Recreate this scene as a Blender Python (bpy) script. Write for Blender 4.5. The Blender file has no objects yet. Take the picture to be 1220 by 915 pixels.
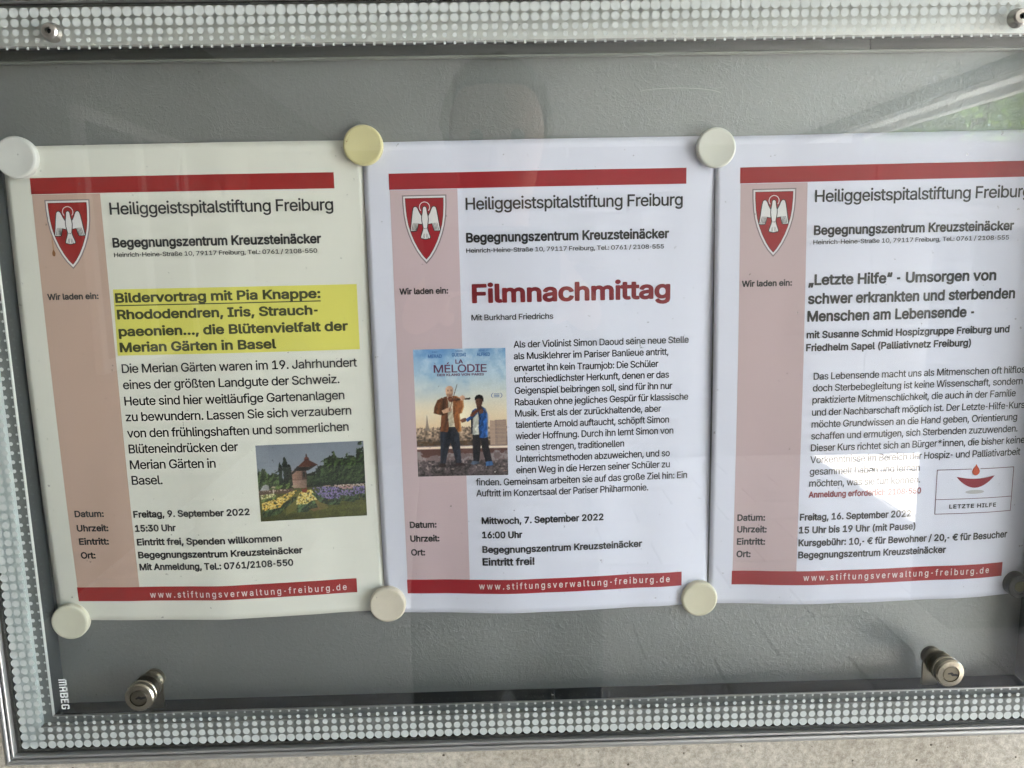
import bpy, bmesh, math, random, json
import numpy as np
from mathutils import Vector, Matrix
from mathutils.geometry import tessellate_polygon

# ------------------------------------------------------------------ camera, world, sun, exposure
sc = bpy.context.scene
C = sc.collection
R = math.radians
cam = bpy.data.cameras.new('camera')
cam.sensor_width = 36.0
cam.lens = 953.862 / 1220 * 36.0
cam.clip_start = 0.01
cam.clip_end = 200
camo = bpy.data.objects.new('camera', cam)
C.objects.link(camo)
camo.matrix_world = Matrix((
    (0.999556, 0.022105, -0.019992, -0.0298),
    (-0.023356, 0.164204, -0.986150, -0.4955),
    (-0.018516, 0.986179, 0.164647, 0.0830),
    (0, 0, 0, 1)))
sc.camera = camo

SUN_EL, SUN_AZ = 52.0, 84.0          # azimuth clockwise from +Y
w = bpy.data.worlds.new('World')
sc.world = w
w.use_nodes = True
sky = w.node_tree.nodes.new('ShaderNodeTexSky')
sky.sky_type = 'NISHITA'
sky.sun_disc = False
sky.sun_elevation = R(SUN_EL)
sky.sun_rotation = R(SUN_AZ)
bg = w.node_tree.nodes['Background']
w.node_tree.links.new(sky.outputs[0], bg.inputs[0])
bg.inputs[1].default_value = 0.12
sun = bpy.data.lights.new('sun', 'SUN')
sun.energy = 4.6
sun.angle = R(0.5)
sun.color = (1.0, 0.972, 0.955)
suno = bpy.data.objects.new('sun', sun)
C.objects.link(suno)
sd = Vector((math.cos(R(SUN_EL)) * math.sin(R(SUN_AZ)), math.cos(R(SUN_EL)) * math.cos(R(SUN_AZ)), math.sin(R(SUN_EL))))
suno.rotation_euler = sd.to_track_quat('Z', 'Y').to_euler()
suno.location = sd * 20
sc.view_settings.view_transform = 'Standard'
sc.view_settings.look = 'None'
sc.view_settings.gamma = 1
sc.view_settings.exposure = 4.47
sc.view_settings.use_curve_mapping = False
sc.cycles.use_denoising = True
sc.cycles.max_bounces = 8
sc.cycles.diffuse_bounces = 4
sc.cycles.glossy_bounces = 4
sc.cycles.transparent_max_bounces = 16
sc.cycles.sample_clamp_indirect = 4

# ------------------------------------------------------------------ helpers
MM = 0.001


def mat(name, col, rough=0.6, metal=0.0, spec=0.5, noise=0.0, nscale=300, bump=0.0, bscale=600, bdist=0.0002, detail=4, coat=0.0):
    m = bpy.data.materials.new(name)
    m.use_nodes = True
    nt = m.node_tree
    b = nt.nodes['Principled BSDF']
    b.inputs['Base Color'].default_value = (*col, 1)
    b.inputs['Roughness'].default_value = rough
    b.inputs['Metallic'].default_value = metal
    b.inputs['Specular IOR Level'].default_value = spec
    b.inputs['Coat Weight'].default_value = coat
    tc = nt.nodes.new('ShaderNodeTexCoord')
    if noise:
        n = nt.nodes.new('ShaderNodeTexNoise')
        n.inputs['Scale'].default_value = nscale
        n.inputs['Detail'].default_value = detail
        nt.links.new(tc.outputs['Object'], n.inputs['Vector'])
        mx = nt.nodes.new('ShaderNodeMixRGB')
        mx.inputs[1].default_value = tuple(c * (1 - noise) for c in col) + (1,)
        mx.inputs[2].default_value = tuple(min(1, c * (1 + noise)) for c in col) + (1,)
        nt.links.new(n.outputs['Fac'], mx.inputs[0])
        nt.links.new(mx.outputs[0], b.inputs['Base Color'])
    if bump:
        n = nt.nodes.new('ShaderNodeTexNoise')
        n.inputs['Scale'].default_value = bscale
        n.inputs['Detail'].default_value = 5
        nt.links.new(tc.outputs['Object'], n.inputs['Vector'])
        bp = nt.nodes.new('ShaderNodeBump')
        bp.inputs['Strength'].default_value = bump
        bp.inputs['Distance'].default_value = bdist
        nt.links.new(n.outputs['Fac'], bp.inputs['Height'])
        nt.links.new(bp.outputs[0], b.inputs['Normal'])
    return m


def mesh_obj(name, verts, faces, m=None, parent=None, smooth=False):
    me = bpy.data.meshes.new(name)
    me.from_pydata([tuple(v) for v in verts], [], faces)
    me.update()
    if smooth:
        me.polygons.foreach_set('use_smooth', [True] * len(me.polygons))
    if m:
        me.materials.append(m)
    o = bpy.data.objects.new(name, me)
    C.objects.link(o)
    if parent:
        o.parent = parent
    return o


def bm_obj(name, bm, m=None, parent=None, smooth=False):
    me = bpy.data.meshes.new(name)
    bmesh.ops.recalc_face_normals(bm, faces=bm.faces)
    bm.to_mesh(me)
    bm.free()
    if smooth:
        me.polygons.foreach_set('use_smooth', [True] * len(me.polygons))
        me.set_sharp_from_angle(angle=R(35))
    if m:
        me.materials.append(m)
    o = bpy.data.objects.new(name, me)
    C.objects.link(o)
    if parent:
        o.parent = parent
    return o


def box(bm, x0, x1, y0, y1, z0, z1, bevel=0.0, seg=2):
    r = bmesh.ops.create_cube(bm, size=1)
    vs = r['verts']
    for v in vs:
        v.co = Vector(((x0 + x1) / 2 + v.co.x * (x1 - x0), (y0 + y1) / 2 + v.co.y * (y1 - y0), (z0 + z1) / 2 + v.co.z * (z1 - z0)))
    if bevel:
        es = list({e for v in vs for e in v.link_edges})
        bmesh.ops.bevel(bm, geom=es, offset=bevel, segments=seg, affect='EDGES', profile=0.5)


def box_obj(name, b, m, parent=None, bevel=0.0, seg=2):
    bm = bmesh.new()
    box(bm, *b, bevel=bevel, seg=seg)
    return bm_obj(name, bm, m, parent, smooth=bevel > 0)


def lathe(bm, prof, n=48, cx=0, cz=0):
    """prof: (radius, y) list, turned about the Y axis."""
    rings = []
    for r, y in prof:
        if r < 1e-7:
            rings.append([bm.verts.new((cx, y, cz))])
        else:
            rings.append([bm.verts.new((cx + r * math.cos(2 * math.pi * k / n), y, cz + r * math.sin(2 * math.pi * k / n))) for k in range(n)])
    for a, b in zip(rings, rings[1:]):
        for k in range(n):
            k2 = (k + 1) % n
            if len(a) == 1 and len(b) == 1:
                continue
            if len(a) == 1:
                bm.faces.new((a[0], b[k], b[k2]))
            elif len(b) == 1:
                bm.faces.new((a[k], a[k2], b[0]))
            else:
                bm.faces.new((a[k], a[k2], b[k2], b[k]))


def empty(name, loc=(0, 0, 0), ry=0.0):
    o = bpy.data.objects.new(name, None)
    o.empty_display_size = 0.02
    C.objects.link(o)
    o.location = loc
    o.rotation_euler = (0, ry, 0)
    return o


def tag(o, label=None, cat=None, group=None, kind=None):
    if label:
        o['label'] = label
    if cat:
        o['category'] = cat
    if group:
        o['group'] = group
    if kind:
        o['kind'] = kind
    return o


# ------------------------------------------------------------------ materials
def board_material():
    m = mat('painted_board', (0.3, 0.3, 0.3), rough=0.47, spec=0.5, metal=0.62)
    nt = m.node_tree
    b = nt.nodes['Principled BSDF']
    tc = nt.nodes.new('ShaderNodeTexCoord')
    n1 = nt.nodes.new('ShaderNodeTexNoise')
    n1.inputs['Scale'].default_value = 380
    n1.inputs['Detail'].default_value = 6
    n1.inputs['Roughness'].default_value = 0.7
    n2 = nt.nodes.new('ShaderNodeTexNoise')
    n2.inputs['Scale'].default_value = 42
    n2.inputs['Detail'].default_value = 7
    n2.inputs['Distortion'].default_value = 2.2
    n2.inputs['Roughness'].default_value = 0.62
    for n in (n1, n2):
        nt.links.new(tc.outputs['Object'], n.inputs['Vector'])
    # fine creases: ridges of the distorted noise
    s = nt.nodes.new('ShaderNodeMath'); s.operation = 'SUBTRACT'; s.inputs[1].default_value = 0.5
    a = nt.nodes.new('ShaderNodeMath'); a.operation = 'ABSOLUTE'
    p = nt.nodes.new('ShaderNodeMapRange')
    p.inputs['From Min'].default_value = 0.0; p.inputs['From Max'].default_value = 0.035
    p.inputs['To Min'].default_value = 1.0; p.inputs['To Max'].default_value = 0.0
    nt.links.new(n2.outputs['Fac'], s.inputs[0]); nt.links.new(s.outputs[0], a.inputs[0]); nt.links.new(a.outputs[0], p.inputs[0])
    k = nt.nodes.new('ShaderNodeMath'); k.operation = 'MULTIPLY_ADD'; k.inputs[1].default_value = 0.16
    nt.links.new(p.outputs[0], k.inputs[0]); nt.links.new(n1.outputs['Fac'], k.inputs[2])
    bp = nt.nodes.new('ShaderNodeBump')
    bp.inputs['Strength'].default_value = 1.0
    bp.inputs['Distance'].default_value = 0.00042
    nt.links.new(k.outputs[0], bp.inputs['Height'])
    nt.links.new(bp.outputs[0], b.inputs['Normal'])
    mx = nt.nodes.new('ShaderNodeMixRGB')
    mx.inputs[1].default_value = (0.246, 0.254, 0.252, 1)
    mx.inputs[2].default_value = (0.300, 0.309, 0.306, 1)
    nt.links.new(n1.outputs['Fac'], mx.inputs[0])
    n3 = nt.nodes.new('ShaderNodeTexNoise'); n3.inputs['Scale'].default_value = 6.5; n3.inputs['Detail'].default_value = 5; n3.inputs['Distortion'].default_value = 0.6
    nt.links.new(tc.outputs['Object'], n3.inputs['Vector'])
    r3 = nt.nodes.new('ShaderNodeMapRange'); r3.inputs['From Min'].default_value = 0.3; r3.inputs['From Max'].default_value = 0.7; r3.inputs['To Min'].default_value = 0.86; r3.inputs['To Max'].default_value = 1.08
    nt.links.new(n3.outputs['Fac'], r3.inputs[0])
    m3 = nt.nodes.new('ShaderNodeVectorMath'); m3.operation = 'SCALE'
    nt.links.new(mx.outputs[0], m3.inputs[0]); nt.links.new(r3.outputs[0], m3.inputs['Scale'])
    nt.links.new(m3.outputs[0], b.inputs['Base Color'])
    r4 = nt.nodes.new('ShaderNodeMapRange'); r4.inputs['From Min'].default_value = 0.3; r4.inputs['From Max'].default_value = 0.7; r4.inputs['To Min'].default_value = 0.42; r4.inputs['To Max'].default_value = 0.53
    nt.links.new(n3.outputs['Fac'], r4.inputs[0]); nt.links.new(r4.outputs[0], b.inputs['Roughness'])
    return m


def concrete_material():
    m = mat('rendered_concrete', (0.42, 0.37, 0.29), rough=0.9, spec=0.2)
    nt = m.node_tree
    b = nt.nodes['Principled BSDF']
    tc = nt.nodes.new('ShaderNodeTexCoord')
    n1 = nt.nodes.new('ShaderNodeTexNoise'); n1.inputs['Scale'].default_value = 190; n1.inputs['Detail'].default_value = 9; n1.inputs['Roughness'].default_value = 0.78
    n2 = nt.nodes.new('ShaderNodeTexNoise'); n2.inputs['Scale'].default_value = 9; n2.inputs['Detail'].default_value = 5
    n3 = nt.nodes.new('ShaderNodeTexVoronoi'); n3.inputs['Scale'].default_value = 150
    n4 = nt.nodes.new('ShaderNodeTexNoise'); n4.inputs['Scale'].default_value = 210; n4.inputs['Detail'].default_value = 3
    for n in (n1, n2, n3, n4):
        nt.links.new(tc.outputs['Object'], n.inputs['Vector'])
    r1 = nt.nodes.new('ShaderNodeValToRGB')
    r1.color_ramp.elements[0].position = 0.30; r1.color_ramp.elements[0].color = (0.26, 0.225, 0.18, 1)
    r1.color_ramp.elements[1].position = 0.62; r1.color_ramp.elements[1].color = (0.68, 0.64, 0.555, 1)
    nt.links.new(n1.outputs['Fac'], r1.inputs[0])
    mx = nt.nodes.new('ShaderNodeMixRGB'); mx.blend_type = 'MULTIPLY'
    r2 = nt.nodes.new('ShaderNodeValToRGB')
    r2.color_ramp.elements[0].position = 0.3; r2.color_ramp.elements[0].color = (0.72, 0.69, 0.64, 1)
    r2.color_ramp.elements[1].position = 0.7; r2.color_ramp.elements[1].color = (1, 1, 1, 1)
    nt.links.new(n2.outputs['Fac'], r2.inputs[0])
    mx.inputs[0].default_value = 0.8
    nt.links.new(r1.outputs[0], mx.inputs[1]); nt.links.new(r2.outputs[0], mx.inputs[2])
    # small dark pits
    lt = nt.nodes.new('ShaderNodeMapRange')
    lt.inputs['From Min'].default_value = 0.10; lt.inputs['From Max'].default_value = 0.17
    nt.links.new(n3.outputs['Distance'], lt.inputs[0])
    gt = nt.nodes.new('ShaderNodeMapRange')
    gt.inputs['From Min'].default_value = 0.52; gt.inputs['From Max'].default_value = 0.57
    gt.inputs['To Min'].default_value = 1.0; gt.inputs['To Max'].default_value = 0.0
    nt.links.new(n4.outputs['Fac'], gt.inputs[0])
    mxm = nt.nodes.new('ShaderNodeMath'); mxm.operation = 'MAXIMUM'
    nt.links.new(lt.outputs[0], mxm.inputs[0]); nt.links.new(gt.outputs[0], mxm.inputs[1])
    dk = nt.nodes.new('ShaderNodeMixRGB'); dk.inputs[1].default_value = (0.09, 0.07, 0.05, 1)
    nt.links.new(mxm.outputs[0], dk.inputs[0]); nt.links.new(mx.outputs[0], dk.inputs[2])
    nt.links.new(dk.outputs[0], b.inputs['Base Color'])
    bp = nt.nodes.new('ShaderNodeBump'); bp.inputs['Strength'].default_value = 0.6; bp.inputs['Distance'].default_value = 0.001
    ad = nt.nodes.new('ShaderNodeMath'); ad.operation = 'MULTIPLY_ADD'; ad.inputs[1].default_value = 0.6
    nt.links.new(mxm.outputs[0], ad.inputs[0]); nt.links.new(n1.outputs['Fac'], ad.inputs[2])
    nt.links.new(ad.outputs[0], bp.inputs['Height'])
    nt.links.new(bp.outputs[0], b.inputs['Normal'])
    return m


def glass_material():
    m = bpy.data.materials.new('clear_glass')
    m.use_nodes = True
    nt = m.node_tree
    for n in list(nt.nodes):
        nt.nodes.remove(n)
    out = nt.nodes.new('ShaderNodeOutputMaterial')
    tr = nt.nodes.new('ShaderNodeBsdfTransparent'); tr.inputs[0].default_value = (0.985, 0.992, 0.985, 1)
    gl = nt.nodes.new('ShaderNodeBsdfGlossy'); gl.inputs['Roughness'].default_value = 0.004
    lw = nt.nodes.new('ShaderNodeLayerWeight'); lw.inputs[0].default_value = 0.5
    pw = nt.nodes.new('ShaderNodeMath'); pw.operation = 'POWER'; pw.inputs[1].default_value = 5
    ma = nt.nodes.new('ShaderNodeMath'); ma.operation = 'MULTIPLY_ADD'; ma.inputs[1].default_value = 0.957; ma.inputs[2].default_value = 0.043
    nt.links.new(lw.outputs['Facing'], pw.inputs[0]); nt.links.new(pw.outputs[0], ma.inputs[0])
    mx = nt.nodes.new('ShaderNodeMixShader')
    nt.links.new(ma.outputs[0], mx.inputs[0]); nt.links.new(tr.outputs[0], mx.inputs[1]); nt.links.new(gl.outputs[0], mx.inputs[2])
    # thin film of dust with a few specks
    tc = nt.nodes.new('ShaderNodeTexCoord')
    n1 = nt.nodes.new('ShaderNodeTexNoise'); n1.inputs['Scale'].default_value = 7; n1.inputs['Detail'].default_value = 6; n1.inputs['Distortion'].default_value = 0.8
    n2 = nt.nodes.new('ShaderNodeTexNoise'); n2.inputs['Scale'].default_value = 260; n2.inputs['Detail'].default_value = 2
    nt.links.new(tc.outputs['Object'], n1.inputs['Vector']); nt.links.new(tc.outputs['Object'], n2.inputs['Vector'])
    a1 = nt.nodes.new('ShaderNodeMapRange'); a1.inputs['From Min'].default_value = 0.45; a1.inputs['From Max'].default_value = 0.75; a1.inputs['To Max'].default_value = 0.016
    a2 = nt.nodes.new('ShaderNodeMapRange'); a2.inputs['From Min'].default_value = 0.75; a2.inputs['From Max'].default_value = 0.80; a2.inputs['To Max'].default_value = 0.35
    nt.links.new(n1.outputs['Fac'], a1.inputs[0]); nt.links.new(n2.outputs['Fac'], a2.inputs[0])
    ad = nt.nodes.new('ShaderNodeMath'); ad.operation = 'ADD'
    nt.links.new(a1.outputs[0], ad.inputs[0]); nt.links.new(a2.outputs[0], ad.inputs[1])
    df = nt.nodes.new('ShaderNodeBsdfDiffuse'); df.inputs[0].default_value = (0.5, 0.49, 0.46, 1)
    m2 = nt.nodes.new('ShaderNodeMixShader')
    nt.links.new(ad.outputs[0], m2.inputs[0]); nt.links.new(mx.outputs[0], m2.inputs[1]); nt.links.new(df.outputs[0], m2.inputs[2])
    nt.links.new(m2.outputs[0], out.inputs[0])
    return m


M = {}
M['board'] = board_material()
M['concrete'] = concrete_material()
M['glass'] = glass_material()
M['alu'] = mat('satin_aluminium', (0.50, 0.50, 0.49), rough=0.34, metal=0.85, noise=0.06, nscale=120, bump=0.15, bscale=900)
M['alu_dull'] = mat('dull_aluminium', (0.34, 0.35, 0.335), rough=0.5, metal=0.5, noise=0.05, nscale=60, bump=0.1, bscale=700)
M['top_flange'] = mat('flange_lit_tone', (0.57, 0.585, 0.555), rough=0.5, metal=0.0, noise=0.05, nscale=25)  # top, side and bottom flange tones carry the reflected light in their colour
M['side_flange'] = mat('flange_half_lit_tone', (0.47, 0.52, 0.51), rough=0.5, metal=0.0, noise=0.05, nscale=25)
M['low_flange'] = mat('flange_shaded_tone', (0.27, 0.275, 0.26), rough=0.5, metal=0.0, noise=0.10, nscale=30)
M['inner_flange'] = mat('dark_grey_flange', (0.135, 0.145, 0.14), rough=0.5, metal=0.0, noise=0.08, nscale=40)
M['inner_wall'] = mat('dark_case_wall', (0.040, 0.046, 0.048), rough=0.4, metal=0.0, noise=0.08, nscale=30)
M['inner_floor'] = mat('case_floor_painted_shade', (0.012, 0.013, 0.013), rough=0.8, noise=0.2, nscale=90)  # near-black stands in for the shade along the case floor
M['strip'] = mat('dark_strip', (0.040, 0.046, 0.043), rough=0.5, noise=0.08, nscale=60)
M['strip_lit_edge'] = mat('strip_lit_edge', (0.26, 0.28, 0.25), rough=0.35, noise=0.08, nscale=60)
M['lip_highlight'] = mat('bare_edge_highlight', (0.80, 0.82, 0.80), rough=0.3, metal=0.3)  # bare left lip edge, whitened to carry its highlight
M['gasket'] = mat('black_rubber_gasket', (0.022, 0.021, 0.017), rough=0.6)
M['dot'] = mat('screen_print', (0.46, 0.49, 0.47), rough=0.45, noise=0.03, nscale=90)
M['print_white'] = mat('white_print_on_glass', (0.75, 0.78, 0.76), rough=0.5)
M['nickel'] = mat('nickel_plate', (0.36, 0.33, 0.26), rough=0.27, metal=1.0, noise=0.12, nscale=240, bump=0.2, bscale=500)
M['nickel_dark'] = mat('tarnished_nickel', (0.16, 0.145, 0.11), rough=0.38, metal=1.0, noise=0.2, nscale=300, bump=0.3, bscale=400)
M['steel'] = mat('stainless_steel', (0.55, 0.52, 0.48), rough=0.28, metal=1.0, noise=0.1, nscale=400)
M['black'] = mat('black_recess', (0.006, 0.006, 0.006), rough=0.8)
M['shaded_wall'] = mat('wall_painted_shade', (0.010, 0.009, 0.007), rough=0.8, noise=0.3, nscale=30)  # shade on the wall above the case, put into its colour
M['ink'] = mat('black_toner', (0.018, 0.018, 0.019), rough=0.45, spec=0.5)
M['paper_cream'] = mat('aged_cream_paper', (0.70, 0.695, 0.625), rough=0.85, spec=0.2, noise=0.018, nscale=35, bump=0.25, bscale=420, bdist=0.0001)
M['paper_white'] = mat('bright_white_paper', (0.69, 0.70, 0.80), rough=0.85, spec=0.2, noise=0.015, nscale=35, bump=0.22, bscale=420, bdist=0.0001)


# ------------------------------------------------------------------ the setting
gz = -1.42      # ground level below the middle of the board
wall = box_obj('wall', (-5.0, 9.0, 0.016, 0.35, gz, 0.222), M['concrete'])
tag(wall, kind='structure')
upper = box_obj('upper_wall', (-5.0, 9.0, 0.0165, 0.35, 0.224, 1.75), M['shaded_wall'])
tag(upper, kind='structure')

mg = mat('ground_gravel', (0.22, 0.20, 0.17), rough=0.95, noise=0.2, nscale=3)
g = mesh_obj('ground', [(-60, -60, gz - 0.03), (60, -60, gz - 0.03), (60, 20, gz - 0.03), (-60, 20, gz - 0.03)], [(0, 1, 2, 3)], mg)
tag(g, kind='structure')
mp = mat('paving_concrete', (0.43, 0.41, 0.385), rough=0.9, noise=0.14, nscale=2.5, bump=0.3, bscale=60, bdist=0.002)
bm = bmesh.new()
random.seed(3)
for i in range(26):
    for j in range(26):
        x0 = -4.0 + i * 0.5
        y0 = -8.0 + j * 0.3 + 0.0
        if y0 > 0.0:
            continue
        off = 0.25 if j % 2 else 0
        box(bm, x0 + off + 0.007, x0 + off + 0.493, y0 + 0.007, y0 + 0.293, gz - 0.05, gz + random.uniform(-0.002, 0.002))
pv = bm_obj('paving', bm, mp)
tag(pv, kind='structure')

# canopy above the walkway: its side edge with a double trim is mirrored in the glass
mc = mat('pale_canopy_sheet', (0.45, 0.46, 0.45), rough=0.7, noise=0.05, nscale=1.2)
mcd = mat('grey_canopy_beam', (0.13, 0.13, 0.12), rough=0.6, noise=0.05, nscale=3)
mcw = mat('white_canopy_trim', (0.88, 0.88, 0.86), rough=0.5)
cz0 = 0.083 + 1.20
can = empty('canopy', (0, 0, cz0))
box_obj('roof_sheet', (-2.3, 3.93, -14.5, 0.35, 0.17, 0.22), mc, can)
box_obj('edge_trim', (3.93, 4.09, -14.5, 0.014, 0.02, 0.24), mcw, can)
box_obj('edge_beam', (4.092, 4.25, -14.5, 0.013, 0.07, 0.24), mcd, can)
box_obj('edge_trim', (4.252, 4.34, -14.5, 0.014, 0.0, 0.27), mcw, can)
box_obj('edge_beam', (3.87, 3.929, -14.5, 0.013, 0.06, 0.169), mcd, can)
box_obj('canopy_post', (4.17, 4.27, -9.1, -9.0, gz - cz0, 0.049), mcd, can)
tag(can, 'pale flat canopy with white edge trim, mirrored faintly in the glass at upper right', 'canopy', kind='structure')

# added pillar, shaped to block sunlit paving from the mirror image
mlw = mat('grey_pillar_concrete', (0.10, 0.10, 0.092), rough=0.9, noise=0.12, nscale=6)
pl = box_obj('occluder_pillar', (1.72, 2.42, -2.75, -2.45, gz, gz + 1.55), mlw, bevel=0.015)
tag(pl, 'added low square grey pillar that hides sunlit paving near the right edge of the glass', 'pillar')

# plank fence across the walkway
mf = mat('weathered_fence_board', (0.15, 0.14, 0.125), rough=0.85, noise=0.25, nscale=14)
fe_ = empty('garden_fence', (0, -5.15, gz))
rnd = random.Random(8)
me0 = None
for r_i in range(15):
    for c_i in range(5):
        x0 = -1.6 + c_i * 2.1
        if me0 is None:
            o = box_obj('board', (0, 2.08, -0.012, 0.012, -0.004, 0.1485), mf, fe_, bevel=0.003, seg=1)
            me0 = o.data
        else:
            o = bpy.data.objects.new('board', me0); C.objects.link(o); o.parent = fe_
        o.location = (x0, (r_i % 2) * 0.029 + rnd.uniform(-.001, .001), 0.01 + r_i * 0.1445)
        o.rotation_euler = (0, rnd.uniform(-.0015, .0015), 0)
for c_i in range(6):
    box_obj('post', (-1.67 + c_i * 2.1, -1.57 + c_i * 2.1, -0.12, -0.016, 0, 2.12), mf, fe_)
tag(fe_, 'fence of horizontal weathered boards, mirrored as faint lines in the glass', 'fence')

# added unseen wing: darkens the mirror image and cuts light from the left
mb = mat('dark_brown_cladding', (0.055, 0.048, 0.042), rough=0.85, noise=0.15, nscale=3)
mw = mat('window_frame_paint', (0.34, 0.34, 0.33), rough=0.5)
mpane = mat('dark_window_pane', (0.03, 0.035, 0.04), rough=0.08, spec=0.8)
ob = empty('shade_wing', (-1.95, -2.4, gz))
box_obj('wall', (-0.3, 0.0, -12.2, 2.41, 0, 3.1), mb, ob)
for k in range(2):
    y = -2.3 + k * 2.2
    fr = bmesh.new()
    box(fr, 0.0, 0.04, y, y + 1.3, 0.95, 1.01); box(fr, 0.0, 0.04, y, y + 1.3, 2.14, 2.2)
    box(fr, 0.0, 0.04, y, y + 0.06, 1.01, 2.14); box(fr, 0.0, 0.04, y + 1.24, y + 1.3, 1.01, 2.14); box(fr, 0.0, 0.04, y + 0.62, y + 0.68, 1.01, 2.14)
    f = bm_obj('window', fr, mw, ob)
    box_obj('pane', (0.002, 0.02, y + 0.061, y + 0.619, 1.011, 2.139), mpane, f)
    box_obj('pane', (0.002, 0.02, y + 0.681, y + 1.239, 1.011, 2.139), mpane, f)
tag(ob, 'added unseen dark wing with framed windows, darkens the left of the glass', 'building')

# trees behind the canopy edge, mirrored at the upper right
mleaf = []
for k, c in enumerate(((0.10, 0.15, 0.045), (0.12, 0.18, 0.055), (0.075, 0.115, 0.035))):
    m = mat('leaf_green', c, rough=0.6, noise=0.25, nscale=5)
    nt = m.node_tree
    tl_ = nt.nodes.new('ShaderNodeBsdfTranslucent'); tl_.inputs[0].default_value = (c[0] * 2.4, c[1] * 2.6, c[2] * 1.6, 1)
    ms_ = nt.nodes.new('ShaderNodeMixShader'); ms_.inputs[0].default_value = 0.45
    nt.links.new(nt.nodes['Principled BSDF'].outputs[0], ms_.inputs[1]); nt.links.new(tl_.outputs[0], ms_.inputs[2])
    nt.links.new(ms_.outputs[0], nt.nodes['Material Output'].inputs[0])
    mleaf.append(m)
mbark = mat('tree_bark', (0.10, 0.075, 0.05), rough=0.95, noise=0.3, nscale=30)


def tree(label, x, y, h, rad, n, leafm, seed):
    rnd = random.Random(seed)
    t = empty('tree', (x, y, gz))
    tag(t, label, 'tree', 'trees beyond the canopy mirrored in the glass')
    bm = bmesh.new()

    def limb(p, q, r0, r1, k=8):
        p, q = Vector(p), Vector(q)
        d = (q - p).normalized()
        a = d.orthogonal().normalized(); b = d.cross(a)
        A = [bm.verts.new(p + r0 * (a * math.cos(2 * math.pi * i / k) + b * math.sin(2 * math.pi * i / k))) for i in range(k)]
        B = [bm.verts.new(q + r1 * (a * math.cos(2 * math.pi * i / k) + b * math.sin(2 * math.pi * i / k))) for i in range(k)]
        for i in range(k):
            bm.faces.new((A[i], A[(i + 1) % k], B[(i + 1) % k], B[i]))
    limb((0, 0, 0), (0.05, 0.03, h * 0.5), 0.14, 0.09)
    tips = []
    for k in range(9):
        a = k * 2.4 + rnd.random()
        z0 = h * rnd.uniform(0.28, 0.5)
        q = (rad * 0.75 * math.cos(a), rad * 0.75 * math.sin(a), z0 + h * rnd.uniform(0.15, 0.38))
        limb((0.03, 0.02, z0), q, 0.055, 0.012, 6)
        tips.append(q)
    bm_obj('trunk', bm, mbark, t)
    V, F = [], []
    cl = [Vector(q) for q in tips] + [Vector((rnd.uniform(-.6, .6) * rad, rnd.uniform(-.6, .6) * rad, h * rnd.uniform(.5, .95))) for _ in range(20)]
    for _ in range(n):
        c = rnd.choice(cl)
        p = c + Vector((rnd.gauss(0, .26) * rad, rnd.gauss(0, .26) * rad, rnd.gauss(0, .14) * h * 0.6))
        s = rnd.uniform(0.06, 0.12)
        d = Vector((rnd.gauss(0, 1), rnd.gauss(0, 1), rnd.gauss(0, .7))).normalized()
        e = d.orthogonal().normalized()
        k = len(V)
        V += [p - d * s, p + e * s * .5, p + d * s, p - e * s * .5]
        F.append((k, k + 1, k + 2, k + 3))
    mesh_obj('crown', V, F, leafm, t)


tree('leafy bright green tree mirrored nearest the right edge of the glass', 6.9, -8.3, 5.2, 1.6, 4300, mleaf[1], 1)
tree('darker green tree mirrored left of the brightest one, just under the canopy line', 6.1, -11.0, 5.4, 1.7, 4000, mleaf[2], 2)
tree('mid green tree mirrored furthest left, small above the red bar of the right notice', 6.0, -13.6, 5.6, 1.8, 6500, mleaf[0], 3)
tree('tall mid green tree mirrored behind the brightest one', 9.6, -12.5, 6.5, 2.4, 7000, mleaf[0], 4)


# ------------------------------------------------------------------ display case
CX, CZ = -0.9, -2.6
case = empty('display_case', (0, 0, -0.235))
tag(case, 'glazed aluminium notice case with dotted border holding three event notices', 'display case')
PO = case.location.copy()


def under(o, parent=case):
    """parent an object built in world coordinates to a thing whose base is elsewhere."""
    o.parent = parent
    o.matrix_parent_inverse = Matrix.Translation(-parent.location)
    return o


def cbox(name, b, m, bevel=0.0, parent=None):
    o = box_obj(name, tuple(v * MM for v in b), m, bevel=bevel * MM)
    if parent is None:
        under(o)
    else:
        o.parent = parent
    return o


# back board
bp = cbox('back_board', (-330, 330, 0, 12, -214, 208), M['board'])
rsc = random.Random(12)
M['scratch'] = mat('bare_scratch', (0.38, 0.39, 0.37), rough=0.4, metal=0.5)
M['scuff'] = mat('grey_scuff', (0.20, 0.205, 0.19), rough=0.55)


def hairline(name, pts, wdt, m, parent):
    V, F = [], []
    for q, (x, z) in enumerate(pts):
        x2, z2 = pts[min(q + 1, len(pts) - 1)]
        x1, z1 = pts[max(q - 1, 0)]
        d = Vector((x2 - x1, z2 - z1)).normalized()
        t = wdt * (0.25 + 0.75 * math.sin(math.pi * q / (len(pts) - 1)))
        V += [((x - d.y * t) * MM, -0.03 * MM, (z + d.x * t) * MM), ((x + d.y * t) * MM, -0.03 * MM, (z - d.x * t) * MM)]
        if q:
            F.append((2 * q - 2, 2 * q - 1, 2 * q + 1, 2 * q))
    return under(mesh_obj(name, V, F, m)) if parent is None else mesh_obj(name, V, F, m, parent)


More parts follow.
